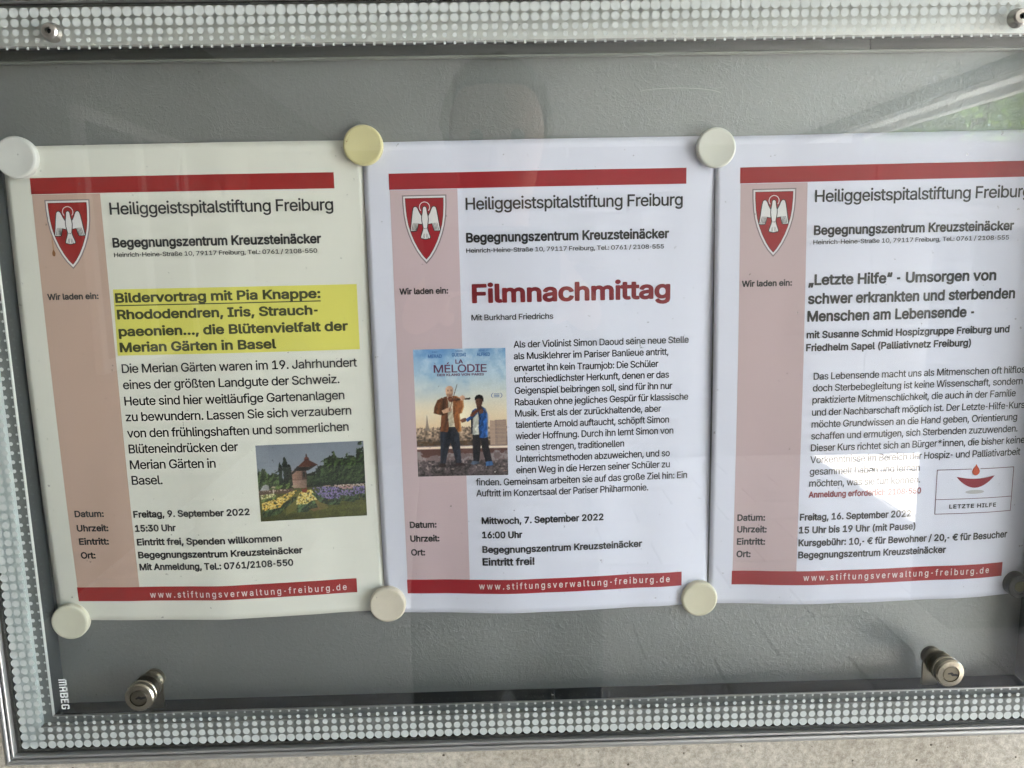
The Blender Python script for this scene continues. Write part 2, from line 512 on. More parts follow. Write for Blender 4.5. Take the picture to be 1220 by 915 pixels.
hairline('scratch', [(57 + 25 * math.cos(R(a)) + 26, 172.5 + 3.2 * math.sin(R(a)) + 0.06 * a / 9) for a in range(-30, 190, 10)], 0.22, M['scratch'], None)
hairline('scratch', [(265, -160), (271, -155.6), (276, -152.5), (281, -150.5)], 0.16, M['scuff'], None)
for _ in range(16):
    x, z = rsc.uniform(-310, 310), rsc.choice([rsc.uniform(152, 192), rsc.uniform(-200, -152)])
    a = rsc.uniform(-.8, .8); ln = rsc.uniform(4, 16); cv = rsc.uniform(-.02, .02)
    hairline('scratch', [(x + t * ln * math.cos(a), z + t * ln * math.sin(a) + cv * (t * ln) ** 2) for t in (0, .2, .4, .6, .8, 1)], rsc.uniform(.05, .10), rsc.choice([M['scratch'], M['scuff'], M['scuff']]), None)

# side walls of the box, standing from the board to the lip
LX0, LX1, LZ0, LZ1 = -319.3, 317.5, -207.3, 201.2
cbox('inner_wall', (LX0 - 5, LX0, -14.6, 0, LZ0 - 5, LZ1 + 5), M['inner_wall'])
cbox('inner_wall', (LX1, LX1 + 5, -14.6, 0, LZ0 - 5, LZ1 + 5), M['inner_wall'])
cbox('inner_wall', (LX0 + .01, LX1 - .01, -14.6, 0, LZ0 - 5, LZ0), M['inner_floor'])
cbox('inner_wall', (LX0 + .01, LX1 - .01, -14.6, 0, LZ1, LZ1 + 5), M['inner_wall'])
# dark strip along the top of the board
cbox('top_strip', (LX0 + .02, 193.4, -5.5, 0.05, 195.4, LZ1 - .01), M['strip'], 0.3)
cbox('top_strip', (194.2, LX1 - .02, -5.5, 0.05, 195.4, LZ1 - .01), M['strip'], 0.3)
cbox('strip_highlight', (LX0 + .03, LX1 - .03, -5.0, 0.05, 194.3, 195.35), M['strip_lit_edge'], 0.35)  # paler lower edge of the strip, a highlight put into the colour
# lip flange (inner tier)
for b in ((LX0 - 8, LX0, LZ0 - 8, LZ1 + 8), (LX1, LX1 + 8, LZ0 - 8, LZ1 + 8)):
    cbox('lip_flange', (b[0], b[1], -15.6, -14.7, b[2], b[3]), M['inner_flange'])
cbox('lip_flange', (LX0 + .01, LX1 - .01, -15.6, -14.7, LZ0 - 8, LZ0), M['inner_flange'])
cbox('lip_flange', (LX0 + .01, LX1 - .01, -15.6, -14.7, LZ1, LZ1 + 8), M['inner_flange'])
cbox('lip_edge', (LX0 - .15, LX0 + .75, -16.2, -14.6, LZ0 + .8, LZ1), M['lip_highlight'], 0.15)
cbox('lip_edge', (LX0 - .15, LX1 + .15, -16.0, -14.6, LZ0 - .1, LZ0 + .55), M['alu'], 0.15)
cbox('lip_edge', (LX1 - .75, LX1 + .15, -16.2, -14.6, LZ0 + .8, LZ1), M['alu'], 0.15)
# outer tier flange right behind the glass
GX0, GX1, GZ0, GZ1 = -337.6, 335.8, -225.0, 219.8
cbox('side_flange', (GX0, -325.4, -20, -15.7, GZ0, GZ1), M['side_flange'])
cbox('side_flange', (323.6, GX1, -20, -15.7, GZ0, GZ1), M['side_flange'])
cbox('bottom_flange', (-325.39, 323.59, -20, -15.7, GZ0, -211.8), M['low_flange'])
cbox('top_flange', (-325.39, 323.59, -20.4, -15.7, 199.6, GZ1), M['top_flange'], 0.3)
# case carcass behind the flanges
cbox('case_side', (-337, -331, -15.6, 15, -224, 219), M['alu_dull'])
cbox('case_side', (329, 335, -15.6, 15, -224, 219), M['alu_dull'])
cbox('case_floor', (-330.9, 328.9, -15.5, 15, -224, -216), M['alu_dull'])
cbox('case_roof', (-330.9, 328.9, -15.5, 15, 210, 219), M['alu_dull'])
cbox('case_back', (-330.8, 328.8, 12.1, 15, -215.9, 209.9), M['alu_dull'])


# outer frame: four mitred rails with a rounded nose, each a part
def rail(name, prof, side, m):
    bm = bmesh.new()
    ends = {'left': ((-1, -1), (-1, 1)), 'right': ((1, 1), (1, -1)), 'top': ((-1, 1), (1, 1)), 'bottom': ((1, -1), (-1, -1))}[side]
    rings = []
    for sx, sz in ends:
        ring = []
        for o, y in prof:
            x = (GX1 + o) if sx > 0 else (GX0 - o)
            z = (GZ1 + o * prof_top) if sz > 0 else (GZ0 - o)
            ring.append(bm.verts.new((x * MM, y * MM, z * MM)))
        rings.append(ring)
    n = len(prof)
    for k in range(n):
        bm.faces.new((rings[0][k], rings[0][(k + 1) % n], rings[1][(k + 1) % n], rings[1][k]))
    bm.faces.new(rings[0]); bm.faces.new(list(reversed(rings[1])))
    return under(bm_obj(name, bm, m, smooth=True))


def arc(cx, cy, r, a0, a1, n=6):
    return [(cx + r * math.cos(R(a0 + (a1 - a0) * k / n)), cy + r * math.sin(R(a0 + (a1 - a0) * k / n))) for k in range(n + 1)]


prof_top = 0.42
# (outward offset, depth): bead beside the glass, dark groove, rounded outer nose
PRF = [(2.3, 15), (2.3, -24)] + arc(3.1, -26.8, .8, 180, 360, 6) + [(3.9, -25.2), (4.7, -25.2)] + arc(6.2, -27.0, 1.5, 180, 300, 6) + arc(7.2, -25.4, 2.0, 300, 360, 5) + [(9.4, 15)]
for s in ('left', 'right', 'top', 'bottom'):
    rail('frame_rail', PRF, s, M['alu'])
GK = [(0.15, -20.5), (0.15, -22.6), (2.2, -23.6), (2.2, -20.5)]
for s in ('left', 'right', 'top', 'bottom'):
    rail('gasket', GK, s, M['gasket'])

# glass pane
gp = cbox('glass_pane', (GX0 + .2, GX1 - .2, -25, -21, GZ0 + .2, GZ1 - .2), M['glass'])

# dotted screen print on the glass
RR_ = [2.62, 2.2, 1.72, 1.22, 0.74]
INS = [0, 5.25, 10.3, 14.4, 18.5]
dx, dz = 664.6 / 119, 436.8 / 78
hx, hz = 332.3, 218.4
V, F = [], []
NS = 20
rdot = random.Random(4)
cosn = [(math.cos(2 * math.pi * k / NS), math.sin(2 * math.pi * k / NS)) for k in range(NS)]
for i in range(120):
    for j in range(79):
        ii = min(i, 119 - i); jj = min(j, 78 - j)
        rg = min(ii, jj)
        if rg > 4:
            continue
        ox = dx * ii if jj <= ii else INS[ii]
        oz = dz * jj if ii < jj else INS[jj]
        x = CX + (-hx + ox if i < 60 else hx - ox)
        z = CZ + (-hz + oz if j < 40 else hz - oz)
        r = RR_[rg] * (1.04 if z > 150 else 0.97) * rdot.uniform(.965, 1.02)
        k0 = len(V)
        V += [((x + r * c) * MM, -25.12 * MM, (z + r * s) * MM) for c, s in cosn]
        F.append(tuple(range(k0, k0 + NS)))
dots = mesh_obj('dot_print', V, F, M['dot'], gp)
tag(dots, kind='stuff')

# maker mark on the glass, reading downwards
STRK = {
    'M': [(0, 0, .16, .86), (.08, .84, .84, 1), (.38, 0, .54, .86), (.76, 0, .92, .86)],
    'A': [(0, 0, .2, .84), (.12, .84, .6, 1), (.52, 0, .72, .84), (.2, .36, .52, .52)],
    'B': [(0, 0, .2, 1), (.2, .84, .62, 1), (.2, 0, .62, .16), (.2, .43, .6, .57), (.54, .1, .74, .46), (.54, .54, .74, .9)],
    'E': [(0, 0, .2, 1), (.2, .84, .62, 1), (.2, 0, .62, .16), (.2, .43, .56, .58)],
    'G': [(0, .1, .2, .9), (.1, .84, .66, 1), (.1, 0, .66, .16), (.54, .1, .74, .5), (.38, .42, .6, .55), (.54, .72, .74, .88)]}
bm = bmesh.new()
adv = 0.0
tot = 20.3
wid = {'M': .92, 'A': .72, 'B': .74, 'E': .62, 'G': .74}
unit = tot / (sum(wid.values()) + 4 * .2)
for ch in 'MABEG':
    for q, (a, b, c2, d) in enumerate(STRK[ch]):
        x0, x1 = -307.7 + b * 4.9, -307.7 + d * 4.9
        z0, z1 = -176.6 - (adv + a) * unit, -176.6 - (adv + c2) * unit
        y = -25.12 - 0.004 * q
        bm.faces.new([bm.verts.new((p * MM, y * MM, r * MM)) for p, r in ((x0, z0), (x1, z0), (x1, z1), (x0, z1))])
    adv += wid[ch] + .2
o = bm_obj('maker_mark', bm, M['print_white'], gp)

# screws that carry the door, upper corners
for x, z in ((-268.0, 205.1), (266.6, 206.0)):
    bm = bmesh.new()
    lathe(bm, [(0, -25.05 * MM), (5.2 * MM, -25.05 * MM), (5.2 * MM, -26.4 * MM), (4.5 * MM, -27.6 * MM), (4.4 * MM, -29.6 * MM), (3.6 * MM, -30.6 * MM), (1.7 * MM, -30.9 * MM), (1.55 * MM, -29.0 * MM), (0, -29.0 * MM)], 36, x * MM, z * MM)
    s = under(bm_obj('screw', bm, M['steel'], smooth=True))
    bm = bmesh.new()
    lathe(bm, [(0, -29.05 * MM), (1.5 * MM, -29.05 * MM), (1.45 * MM, -29.4 * MM), (0, -29.45 * MM)], 6, x * MM, z * MM)
    k = bm_obj('socket', bm, M['black'], s)

# two cylinder locks through the glass near the bottom
for x, z, tilt in ((-255.4, -186.4, 12), (253.6, -186.3, -8)):
    def L(prof):
        return [(r * MM, y * MM) for r, y in prof]
    bm = bmesh.new()
    lathe(bm, L([(6.6, -25.1), (8.4, -25.1), (8.9, -26.0), (8.9, -27.6), (8.5, -28.0), (8.8, -28.4), (8.8, -30.4), (9.1, -30.9), (9.1, -31.9), (8.3, -33.0), (5.4, -33.3), (5.2, -32.6), (5.2, -31), (0, -31)]), 56, x * MM, z * MM)
    lk = under(bm_obj('lock', bm, M['nickel'], smooth=True))
    bm = bmesh.new()
    lathe(bm, L([(0, -31.02), (4.95, -31.02), (4.95, -32.7), (4.6, -33.0), (0, -33.0)]), 40, x * MM, z * MM)
    bm_obj('key_core', bm, M['nickel_dark'], lk, smooth=True)
    # keyway slot, notched
    cs, sn = math.cos(R(tilt)), math.sin(R(tilt))
    key = [(-2.9, -.5), (-1.0, -.3), (0.1, -1.3), (3.6, -1.1), (3.8, .2), (2.2, .5), (1.0, .25), (-.4, 1.25), (-1.6, .8), (-2.9, .3)]
    mesh_obj('keyway', [((x + (a + .9) * cs - b * sn) * MM, -33.02 * MM, (z + (a + .9) * sn + b * cs) * MM) for a, b in key], [tuple(range(len(key)))], M['black'], lk)
    # barrel behind the glass with nut
    bm = bmesh.new()
    pr = [(0, -20.9), (7.0, -20.9)]
    yy = -20.9
    pr += [(8.2, -20.8), (8.2, -17.8), (6.6, -17.4)]
    for k in range(4):
        pr += [(6.6, -17.2 + k * 1.3), (6.1, -16.8 + k * 1.3), (6.1, -16.5 + k * 1.3), (6.6, -16.1 + k * 1.3)]
    pr += [(5.6, -11.6), (5.6, -10.6), (6.6, -10.4), (6.6, -8.6), (0, -8.6)]
    lathe(bm, L(pr), 40, x * MM, z * MM)
    bm_obj('lock_barrel', bm, M['nickel_dark'], lk, smooth=True)
    # latch bracket hanging down behind
    bm = bmesh.new()
    pts = [(-5.2, -20.5), (5.2, -20.5), (5.2, 1)] + [(5.2 * math.cos(R(a)), 1 + 5.2 * math.sin(R(a))) for a in range(15, 180, 15)] + [(-5.2, 1)]
    A = [bm.verts.new(((x + a) * MM, -10.3 * MM, (z + b) * MM)) for a, b in pts]
    B = [bm.verts.new(((x + a) * MM, -8.7 * MM, (z + b) * MM)) for a, b in pts]
    bm.faces.new(A); bm.faces.new(list(reversed(B)))
    for k in range(len(pts)):
        bm.faces.new((A[k], A[(k + 1) % len(pts)], B[(k + 1) % len(pts)], B[k]))
    bm_obj('latch_plate', bm, M['nickel_dark'], lk)

# ------------------------------------------------------------------ lettering
GL = json.loads(r'''[["!",0.385,[[86,-14,110,-14,129,-5,144,11,151,29,151,48,145,67,129,86,110,94,85,95,66,87,51,73,42,54,41,29,49,11,66,-7],[61,148,123,147,136,154,141,498,135,510,129,511,60,511,52,504,55,161]],[[67,-27,91,-33,123,-28,148,-12,163,11,169,36,165,67,148,92,129,106,104,113,73,110,48,95,31,73,23,48,27,17,41,-8],[65,129,135,131,148,140,154,154,158,498,153,517,135,528,54,527,41,519,34,504,38,154,48,136]]],
["(",0.537,[[170,-104,234,-105,242,-98,179,71,165,133,160,196,163,258,174,327,201,427,242,527,242,533,234,541,171,541,156,521,129,464,108,402,91,333,79,258,79,158,93,71,125,-23,156,-86]],[[156,-117,171,-123,234,-123,253,-114,260,-98,259,-86,223,-4,199,64,184,127,178,183,180,258,196,346,222,433,260,527,253,549,234,558,165,557,146,540,118,483,95,421,75,346,63,271,60,171,74,77,109,-29]]],
[")",0.537,[[32,-104,95,-105,105,-98,135,-42,160,21,178,83,189,152,190,252,171,364,134,477,106,533,95,541,33,540,26,533,63,439,88,358,103,283,109,208,106,152,95,89,69,8,26,-92]],[[19,-117,33,-123,95,-123,108,-120,118,-111,151,-48,177,14,195,77,206,139,207,252,184,383,163,452,136,514,114,551,95,558,27,557,14,547,8,533,10,521,47,433,70,358,85,283,91,214,87,146,73,77,48,2,9,-86,10,-104]]],
["*",0.891,[[194,209,247,208,256,215,254,296,259,301,325,259,334,257,367,309,359,321,286,359,365,403,364,415,343,453,334,462,328,461,259,418,254,428,257,503,247,511,190,508,187,496,190,421,184,418,120,459,109,462,77,409,84,398,158,359,78,315,80,303,101,265,109,257,115,257,184,301,190,296,188,215]],[[181,196,197,190,259,194,269,203,274,215,273,265,278,268,322,241,340,241,356,253,383,303,384,315,378,328,324,359,372,384,384,403,381,421,356,465,347,475,328,479,278,451,274,453,273,509,265,521,253,528,197,528,179,521,170,503,171,459,170,453,165,451,122,478,97,475,60,415,60,403,66,390,120,359,65,328,60,315,63,296,88,253,103,241,122,241,165,268,171,265,170,215]]],
[",",0.369,[[33,-127,83,-128,93,-121,145,66,139,80,64,81,56,73,26,-115]],[[20,-140,33,-146,83,-146,96,-143,108,-130,163,66,159,85,146,96,64,98,52,94,42,85,9,-115,10,-127]]],
["-",0.891,[[108,175,333,174,342,181,342,243,327,251,108,251,101,237,102,181]],[[95,162,115,156,340,157,352,165,359,181,358,250,349,262,333,269,102,267,90,258,84,243,84,181]]],
[".",0.369,[[83,-14,107,-14,126,-5,141,11,149,29,149,48,143,67,127,86,107,95,82,95,64,88,48,73,39,54,39,29,46,11,64,-7]],[[64,-27,89,-33,120,-28,145,-12,161,11,167,36,162,67,146,92,126,106,101,113,70,110,45,95,28,73,21,48,24,17,39,-8]]],
["/",0.49,[[10,-85,73,-86,80,-79,242,521,235,534,173,534,165,527,3,-73]],[[-3,-98,10,-103,73,-104,87,-98,96,-85,258,515,258,534,242,550,173,552,158,546,149,534,-13,-66,-13,-85]]],
["0",0.891,[[203,-17,249,-16,287,-6,324,15,349,39,371,71,390,115,402,158,408,215,408,283,402,340,389,390,372,427,346,465,318,490,281,508,237,517,199,516,162,507,131,492,99,464,77,433,57,390,44,340,37,283,37,216,44,158,57,108,74,71,99,35,130,8,168,-10],[199,63,181,71,162,86,135,133,121,202,120,290,132,358,156,406,187,433,231,440,256,434,274,422,293,402,306,377,324,308,325,208,312,140,286,90,268,73,249,64,224,60]],[[173,-29,218,-35,262,-32,306,-17,337,3,368,33,391,71,409,115,421,171,427,246,423,315,413,371,395,421,369,465,337,497,293,522,249,534,206,534,166,527,131,512,100,490,72,458,51,421,34,377,24,327,19,265,20,202,30,140,46,90,69,46,99,10,131,-12],[199,81,184,90,168,107,148,152,137,215,138,296,149,352,170,396,199,419,231,423,249,418,268,404,295,358,307,296,308,208,296,146,274,102,243,80,218,77]]],
["1",0.891,[[71,-10,384,-11,395,-4,395,52,390,63,284,65,282,496,278,509,190,510,74,421,74,352,84,341,196,419,198,71,196,65,71,64,64,52,65,-4]],[[58,-23,78,-28,384,-28,402,-23,411,-10,412,59,403,75,384,82,301,84,300,502,295,515,284,525,184,526,71,445,59,432,57,346,71,326,96,326,179,384,180,90,178,82,71,82,59,77,49,65,47,52,47,-4]]],
["2",0.891,[[58,-10,384,-11,393,-4,393,59,384,67,184,67,177,71,328,234,360,277,379,321,385,377,373,427,342,471,297,502,265,513,228,518,190,515,159,508,106,477,84,453,69,427,55,377,54,352,59,346,130,346,135,352,141,390,156,415,178,432,209,440,247,438,278,423,298,396,304,365,296,327,272,288,54,52,52,2]],[[45,-23,65,-28,384,-28,400,-23,409,-11,411,59,406,71,397,81,384,84,228,84,219,90,355,240,383,284,399,327,402,384,386,440,354,484,309,516,278,528,240,534,197,534,159,526,128,513,97,492,72,466,55,440,41,402,36,359,41,340,53,330,122,327,140,332,152,346,156,377,165,399,183,415,203,422,240,421,265,410,282,390,286,365,280,334,256,296,40,64,34,46,35,-4]]],
["3",0.891,[[192,-17,258,-14,314,5,358,40,389,90,397,127,396,165,388,196,370,230,345,257,316,277,283,290,246,296,375,446,377,502,370,510,70,511,58,502,57,446,64,434,258,433,145,300,144,240,152,233,245,227,270,217,289,203,303,183,312,152,310,121,299,96,283,80,258,67,227,60,195,61,164,69,139,86,127,102,118,133,111,140,45,141,33,133,36,102,44,77,77,31,127,-1]],[[158,-29,195,-35,239,-34,308,-17,339,0,365,21,385,46,402,77,413,115,414,152,408,190,396,221,377,250,352,275,317,296,282,308,282,315,391,440,395,502,389,517,377,526,64,528,49,521,41,508,40,440,46,427,58,418,222,415,129,308,126,296,127,233,145,216,220,214,258,204,283,183,293,158,294,127,282,102,258,85,220,78,183,81,158,93,140,115,131,146,114,157,39,158,20,146,15,127,19,96,31,65,46,40,69,15,95,-5]]],
["4",0.891,[[272,-10,341,-10,348,2,348,90,410,94,417,102,416,165,404,171,350,171,348,309,343,321,279,323,266,315,263,171,127,171,316,496,312,509,304,511,235,508,32,165,28,152,28,102,35,93,265,90,266,2]],[[259,-23,279,-28,341,-28,354,-23,365,-4,366,73,416,77,429,87,435,102,434,165,428,177,410,188,365,190,365,315,360,328,348,338,273,340,253,327,248,315,248,189,157,190,332,490,330,515,310,528,241,528,223,520,11,159,11,96,19,84,29,77,248,73,249,-4]]],
["5",0.891,[[197,-17,236,-17,280,-8,317,11,345,33,370,65,387,102,394,140,394,183,384,227,367,261,342,293,311,316,274,332,230,339,192,336,147,321,157,427,161,433,361,433,371,446,371,502,361,511,92,511,84,502,55,252,60,240,130,231,155,248,180,257,211,261,236,259,261,250,283,233,300,208,309,183,310,140,296,102,272,77,236,62,199,62,162,77,142,97,130,133,124,139,61,139,49,133,57,83,69,58,88,33,136,-1]],[[165,-29,205,-35,242,-34,280,-26,311,-13,363,27,386,58,401,90,412,140,409,202,393,252,364,296,324,329,280,349,230,356,174,349,166,352,174,415,361,416,380,424,388,440,388,502,380,520,367,528,92,528,75,521,67,508,38,252,42,233,61,220,130,213,186,240,236,241,255,233,274,217,292,177,292,140,280,110,260,90,230,78,199,79,167,95,153,115,143,146,130,155,55,156,36,146,30,127,35,96,45,65,61,38,105,-3]]],
["6",0.891,[[202,-17,265,-13,321,12,362,52,388,108,393,152,389,196,377,233,357,265,331,290,296,308,259,318,206,321,327,496,321,510,246,511,240,507,97,296,71,246,57,202,52,165,55,121,66,83,83,52,105,27,134,5,165,-9],[190,64,161,83,141,115,134,152,139,190,156,221,184,242,215,249,252,245,282,227,303,196,311,158,306,121,289,90,259,66,227,59]],[[172,-29,209,-35,252,-33,284,-26,319,-10,346,9,371,35,390,65,404,102,411,146,408,190,396,233,379,265,352,295,321,316,290,329,240,340,343,490,341,515,321,528,246,528,227,520,88,315,59,261,42,215,35,177,35,133,43,96,59,58,81,27,107,2,138,-17],[215,77,184,87,165,106,154,133,152,171,160,196,177,217,202,230,234,232,259,223,280,202,291,177,292,140,284,113,265,90,240,78]]],
["7",0.891,[[92,-10,164,-11,173,-4,393,434,395,502,389,510,64,511,51,504,50,446,57,434,289,433,299,427,87,9,85,-4]],[[78,-23,95,-28,164,-28,185,-16,409,427,412,502,401,523,382,528,64,528,51,527,37,515,33,502,33,440,39,427,51,418,271,415,70,13,67,-4]]],
["8",0.891,[[199,-17,241,-17,279,-12,310,-1,341,15,366,36,387,65,398,90,404,121,402,165,388,202,365,233,329,265,360,293,380,333,386,383,376,427,354,462,323,490,285,508,241,517,172,512,116,486,92,465,75,440,64,415,58,383,61,346,71,315,91,285,116,265,74,227,49,183,40,133,49,83,70,46,104,15,147,-6],[185,64,147,83,129,108,126,152,141,185,172,210,210,220,254,216,291,198,310,176,319,146,317,115,304,90,285,74,254,62,216,59],[216,296,185,303,159,321,145,346,143,383,152,408,172,428,204,440,241,440,272,428,291,410,302,383,301,352,290,327,272,310,247,298]],[[165,-29,210,-35,254,-34,297,-25,332,-10,366,12,391,39,410,71,420,102,422,146,413,190,391,230,358,265,385,299,400,340,403,383,395,427,374,465,344,496,304,520,260,532,185,532,147,522,116,507,86,483,66,459,52,433,43,402,41,365,48,327,62,296,87,265,52,227,30,183,23,133,28,90,47,48,76,15,116,-12],[216,77,179,84,154,102,143,127,146,158,160,180,185,196,216,203,254,198,279,185,292,171,302,146,301,121,291,102,272,87,247,79],[210,314,185,322,167,340,159,365,162,390,175,408,197,420,229,423,254,418,272,406,282,390,285,365,281,346,272,333,254,319]]],
["9",0.891,[[125,-10,196,-11,208,-4,343,196,370,246,384,284,392,321,393,352,388,390,377,421,358,452,335,477,309,496,277,510,246,516,209,517,177,513,146,501,115,482,91,459,73,434,60,402,52,365,54,315,63,277,84,240,109,215,146,193,177,184,234,181,237,177,121,9,118,-4],[202,252,171,266,146,295,135,327,137,371,152,406,177,429,209,440,246,438,279,421,302,390,311,352,307,315,292,284,271,264,240,252]],[[111,-23,127,-28,196,-28,215,-22,356,184,399,271,409,315,410,352,405,390,393,427,371,464,347,490,315,513,284,526,246,534,202,534,165,527,134,515,102,495,78,471,57,440,43,409,35,365,36,315,45,277,63,240,89,209,121,185,152,172,203,159,104,15,100,-4],[202,270,177,284,159,309,152,340,155,371,167,396,188,415,209,423,240,422,266,409,285,384,293,352,291,321,280,296,259,277,234,269]]],
[":",0.369,[[83,-14,107,-14,126,-5,141,11,149,29,149,48,143,67,127,86,107,95,82,95,64,88,48,73,39,54,39,29,46,11,64,-7],[69,261,89,255,114,259,132,271,144,286,149,304,147,329,135,348,120,360,101,366,76,364,57,353,43,336,38,317,41,292,53,273]],[[64,-27,89,-33,120,-28,145,-12,161,11,167,36,162,67,146,92,126,106,101,113,70,110,45,95,28,73,21,48,24,17,39,-8],[69,242,95,238,126,245,147,261,163,286,167,317,160,342,145,363,120,380,89,384,64,378,40,361,24,336,20,304,27,279,45,256]]],
["A",0.943,[[12,-10,81,-11,94,-4,137,121,144,129,331,127,381,-8,456,-11,465,-4,282,502,275,510,200,511,187,503,6,5,6,-4],[169,208,231,398,237,400,302,209]],[[-1,-23,19,-28,87,-28,101,-23,110,-10,150,104,156,111,319,110,362,-10,371,-23,387,-28,456,-28,472,-23,481,-11,481,12,299,509,287,524,275,528,194,528,174,515,-11,9,-11,-10],[194,226,231,340,237,342,277,227,269,224]]],
["B",0.897,[[55,-10,249,-11,305,-5,337,5,367,21,388,40,405,65,421,115,416,177,393,223,345,265,374,287,393,316,402,352,400,396,390,427,376,452,355,474,332,490,293,505,249,511,62,511,49,504,48,2],[137,67,133,71,137,216,274,212,305,198,329,171,337,146,336,115,324,94,305,79,262,68],[137,292,133,296,137,432,262,431,289,421,309,402,318,377,317,346,305,323,287,306,243,292]],[[42,-23,62,-28,255,-28,305,-23,343,-12,374,5,399,26,419,52,438,109,436,171,416,221,376,265,398,290,413,321,420,359,417,396,409,427,393,459,371,484,343,504,299,521,249,528,55,528,35,515,31,496,31,2,32,-10],[155,85,151,90,151,190,155,198,268,196,299,181,316,159,321,140,318,117,308,102,293,92,255,85],[155,309,151,315,154,415,262,413,280,406,296,390,301,371,299,346,287,328,274,318,243,309]]],
["C",1.003,[[240,-17,286,-17,323,-10,361,3,398,26,427,52,450,83,467,121,476,158,467,168,398,168,392,163,375,121,354,96,317,73,273,63,230,67,192,81,161,106,137,140,123,171,115,215,113,265,118,308,130,346,147,377,167,401,192,419,217,430,248,436,305,431,336,418,361,398,376,377,391,340,398,332,467,332,475,340,457,402,417,458,361,497,323,510,286,517,236,516,186,506,142,485,111,461,80,426,55,383,39,340,30,283,30,221,37,171,53,121,77,77,111,39,148,11,192,-8]],[[206,-29,248,-35,305,-32,348,-21,392,0,430,29,459,65,479,102,492,146,490,171,473,185,392,185,380,176,361,131,336,103,298,85,261,81,223,86,192,102,167,125,148,155,137,190,131,227,136,308,146,340,161,367,181,390,205,406,230,415,261,419,292,416,317,408,355,378,377,327,392,315,467,314,483,321,492,333,491,358,477,402,460,433,436,464,380,507,311,531,261,535,211,530,167,517,123,493,83,458,55,421,33,377,18,327,11,265,14,202,25,146,45,96,74,52,111,16,155,-12]]],
["D",0.987,[[55,-10,230,-11,299,0,337,14,370,34,399,59,423,90,445,134,460,190,465,252,460,309,449,357,429,402,399,443,362,474,305,500,249,510,62,511,49,504,48,2],[137,67,133,71,133,427,143,433,230,433,293,419,321,402,343,382,361,352,373,321,380,277,380,227,375,190,363,152,333,109,287,79,230,68]],[[42,-23,62,-28,218,-28,293,-20,337,-6,374,15,411,46,437,78,462,127,477,184,482,252,477,315,463,371,443,413,414,452,374,486,318,514,249,527,55,528,35,515,31,496,31,2,32,-10],[155,85,151,90,151,409,155,415,230,415,287,403,312,388,330,369,345,346,356,315,364,240,360,202,349,165,324,124,287,98,237,86]]],
["E",0.823,[[55,-10,368,-11,379,-4,379,59,374,66,143,67,133,71,137,213,349,214,355,216,360,227,360,284,355,290,137,292,133,427,143,433,368,433,377,446,377,502,372,509,62,511,49,504,48,2]],[[42,-23,62,-28,368,-28,380,-26,392,-16,397,-4,397,59,393,71,380,82,155,85,151,90,151,190,155,196,355,197,373,209,378,227,378,284,373,296,362,307,155,310,151,315,154,415,368,416,380,419,393,434,395,446,394,502,390,515,380,525,368,528,62,528,49,527,35,515,31,496,31,2,32,-10]]],
["F",0.806,[[55,-10,124,-11,133,-4,133,202,137,206,337,206,346,209,351,215,351,271,343,284,137,285,133,427,143,433,368,434,374,446,373,502,368,510,62,511,49,504,48,2]],[[42,-23,55,-28,124,-28,146,-16,151,-4,151,184,155,189,343,189,364,202,369,215,368,277,355,298,343,302,154,302,151,409,155,415,374,418,386,427,391,440,391,502,380,522,362,528,62,528,49,527,35,515,31,496,31,2,32,-10]]],
["G",1.023,[[241,-17,286,-17,330,-9,367,5,405,28,435,58,459,96,473,133,480,177,481,252,473,262,280,262,270,258,267,252,267,196,273,186,394,183,386,139,356,96,330,78,305,68,273,63,236,66,205,75,180,89,140,133,126,165,116,202,113,252,116,296,125,333,139,365,161,395,186,416,236,435,267,437,298,433,330,420,355,401,373,377,390,340,398,332,467,332,477,340,470,371,455,408,436,437,411,463,380,486,348,502,280,517,230,516,186,506,148,489,111,462,79,427,54,383,39,340,30,283,30,221,37,171,53,121,77,77,109,40,148,11,192,-8]],[[206,-29,255,-35,305,-32,348,-22,392,-2,430,27,461,64,481,102,494,146,498,183,497,258,486,275,467,280,280,280,257,271,249,252,249,196,252,183,261,173,273,168,376,165,355,120,336,102,311,88,261,81,215,90,177,115,148,155,137,190,131,227,136,308,146,340,161,367,180,390,205,406,230,416,261,419,292,416,314,408,348,382,377,327,392,316,473,315,486,322,493,333,492,358,477,402,460,433,436,463,380,506,311,531,261,535,211,531,167,518,123,494,86,462,55,421,33,377,18,327,11,265,14,202,27,140,48,90,79,46,112,15,155,-12]]],
["H",1.016,[[55,-10,124,-11,133,-4,137,217,374,216,375,-4,387,-11,449,-11,459,-4,460,496,455,509,387,511,375,502,375,296,368,295,137,295,133,502,129,509,118,511,62,511,49,504,48,2]],[[42,-23,55,-28,124,-28,140,-23,149,-10,151,190,155,199,355,198,357,2,362,-15,374,-26,387,-28,455,-28,472,-16,477,2,477,496,476,509,468,521,449,528,387,528,374,526,361,515,357,502,357,315,349,312,155,312,151,321,151,502,147,515,137,525,124,528,55,528,37,517,31,496,31,2,32,-10]]],
["I",0.591,[[26,-10,264,-11,275,-4,276,52,271,65,196,67,191,77,191,427,196,433,271,435,276,446,275,502,271,509,33,511,20,502,20,446,27,434,102,433,105,427,105,71,102,67,25,65,20,59,20,2]],[[13,-23,33,-28,264,-28,282,-23,291,-10,293,59,289,71,271,84,214,85,208,90,208,415,271,416,288,427,293,440,293,502,289,515,277,526,27,528,6,515,2,502,2,446,7,427,27,416,83,415,88,409,88,90,83,85,27,84,6,71,2,59,2,-4]]],
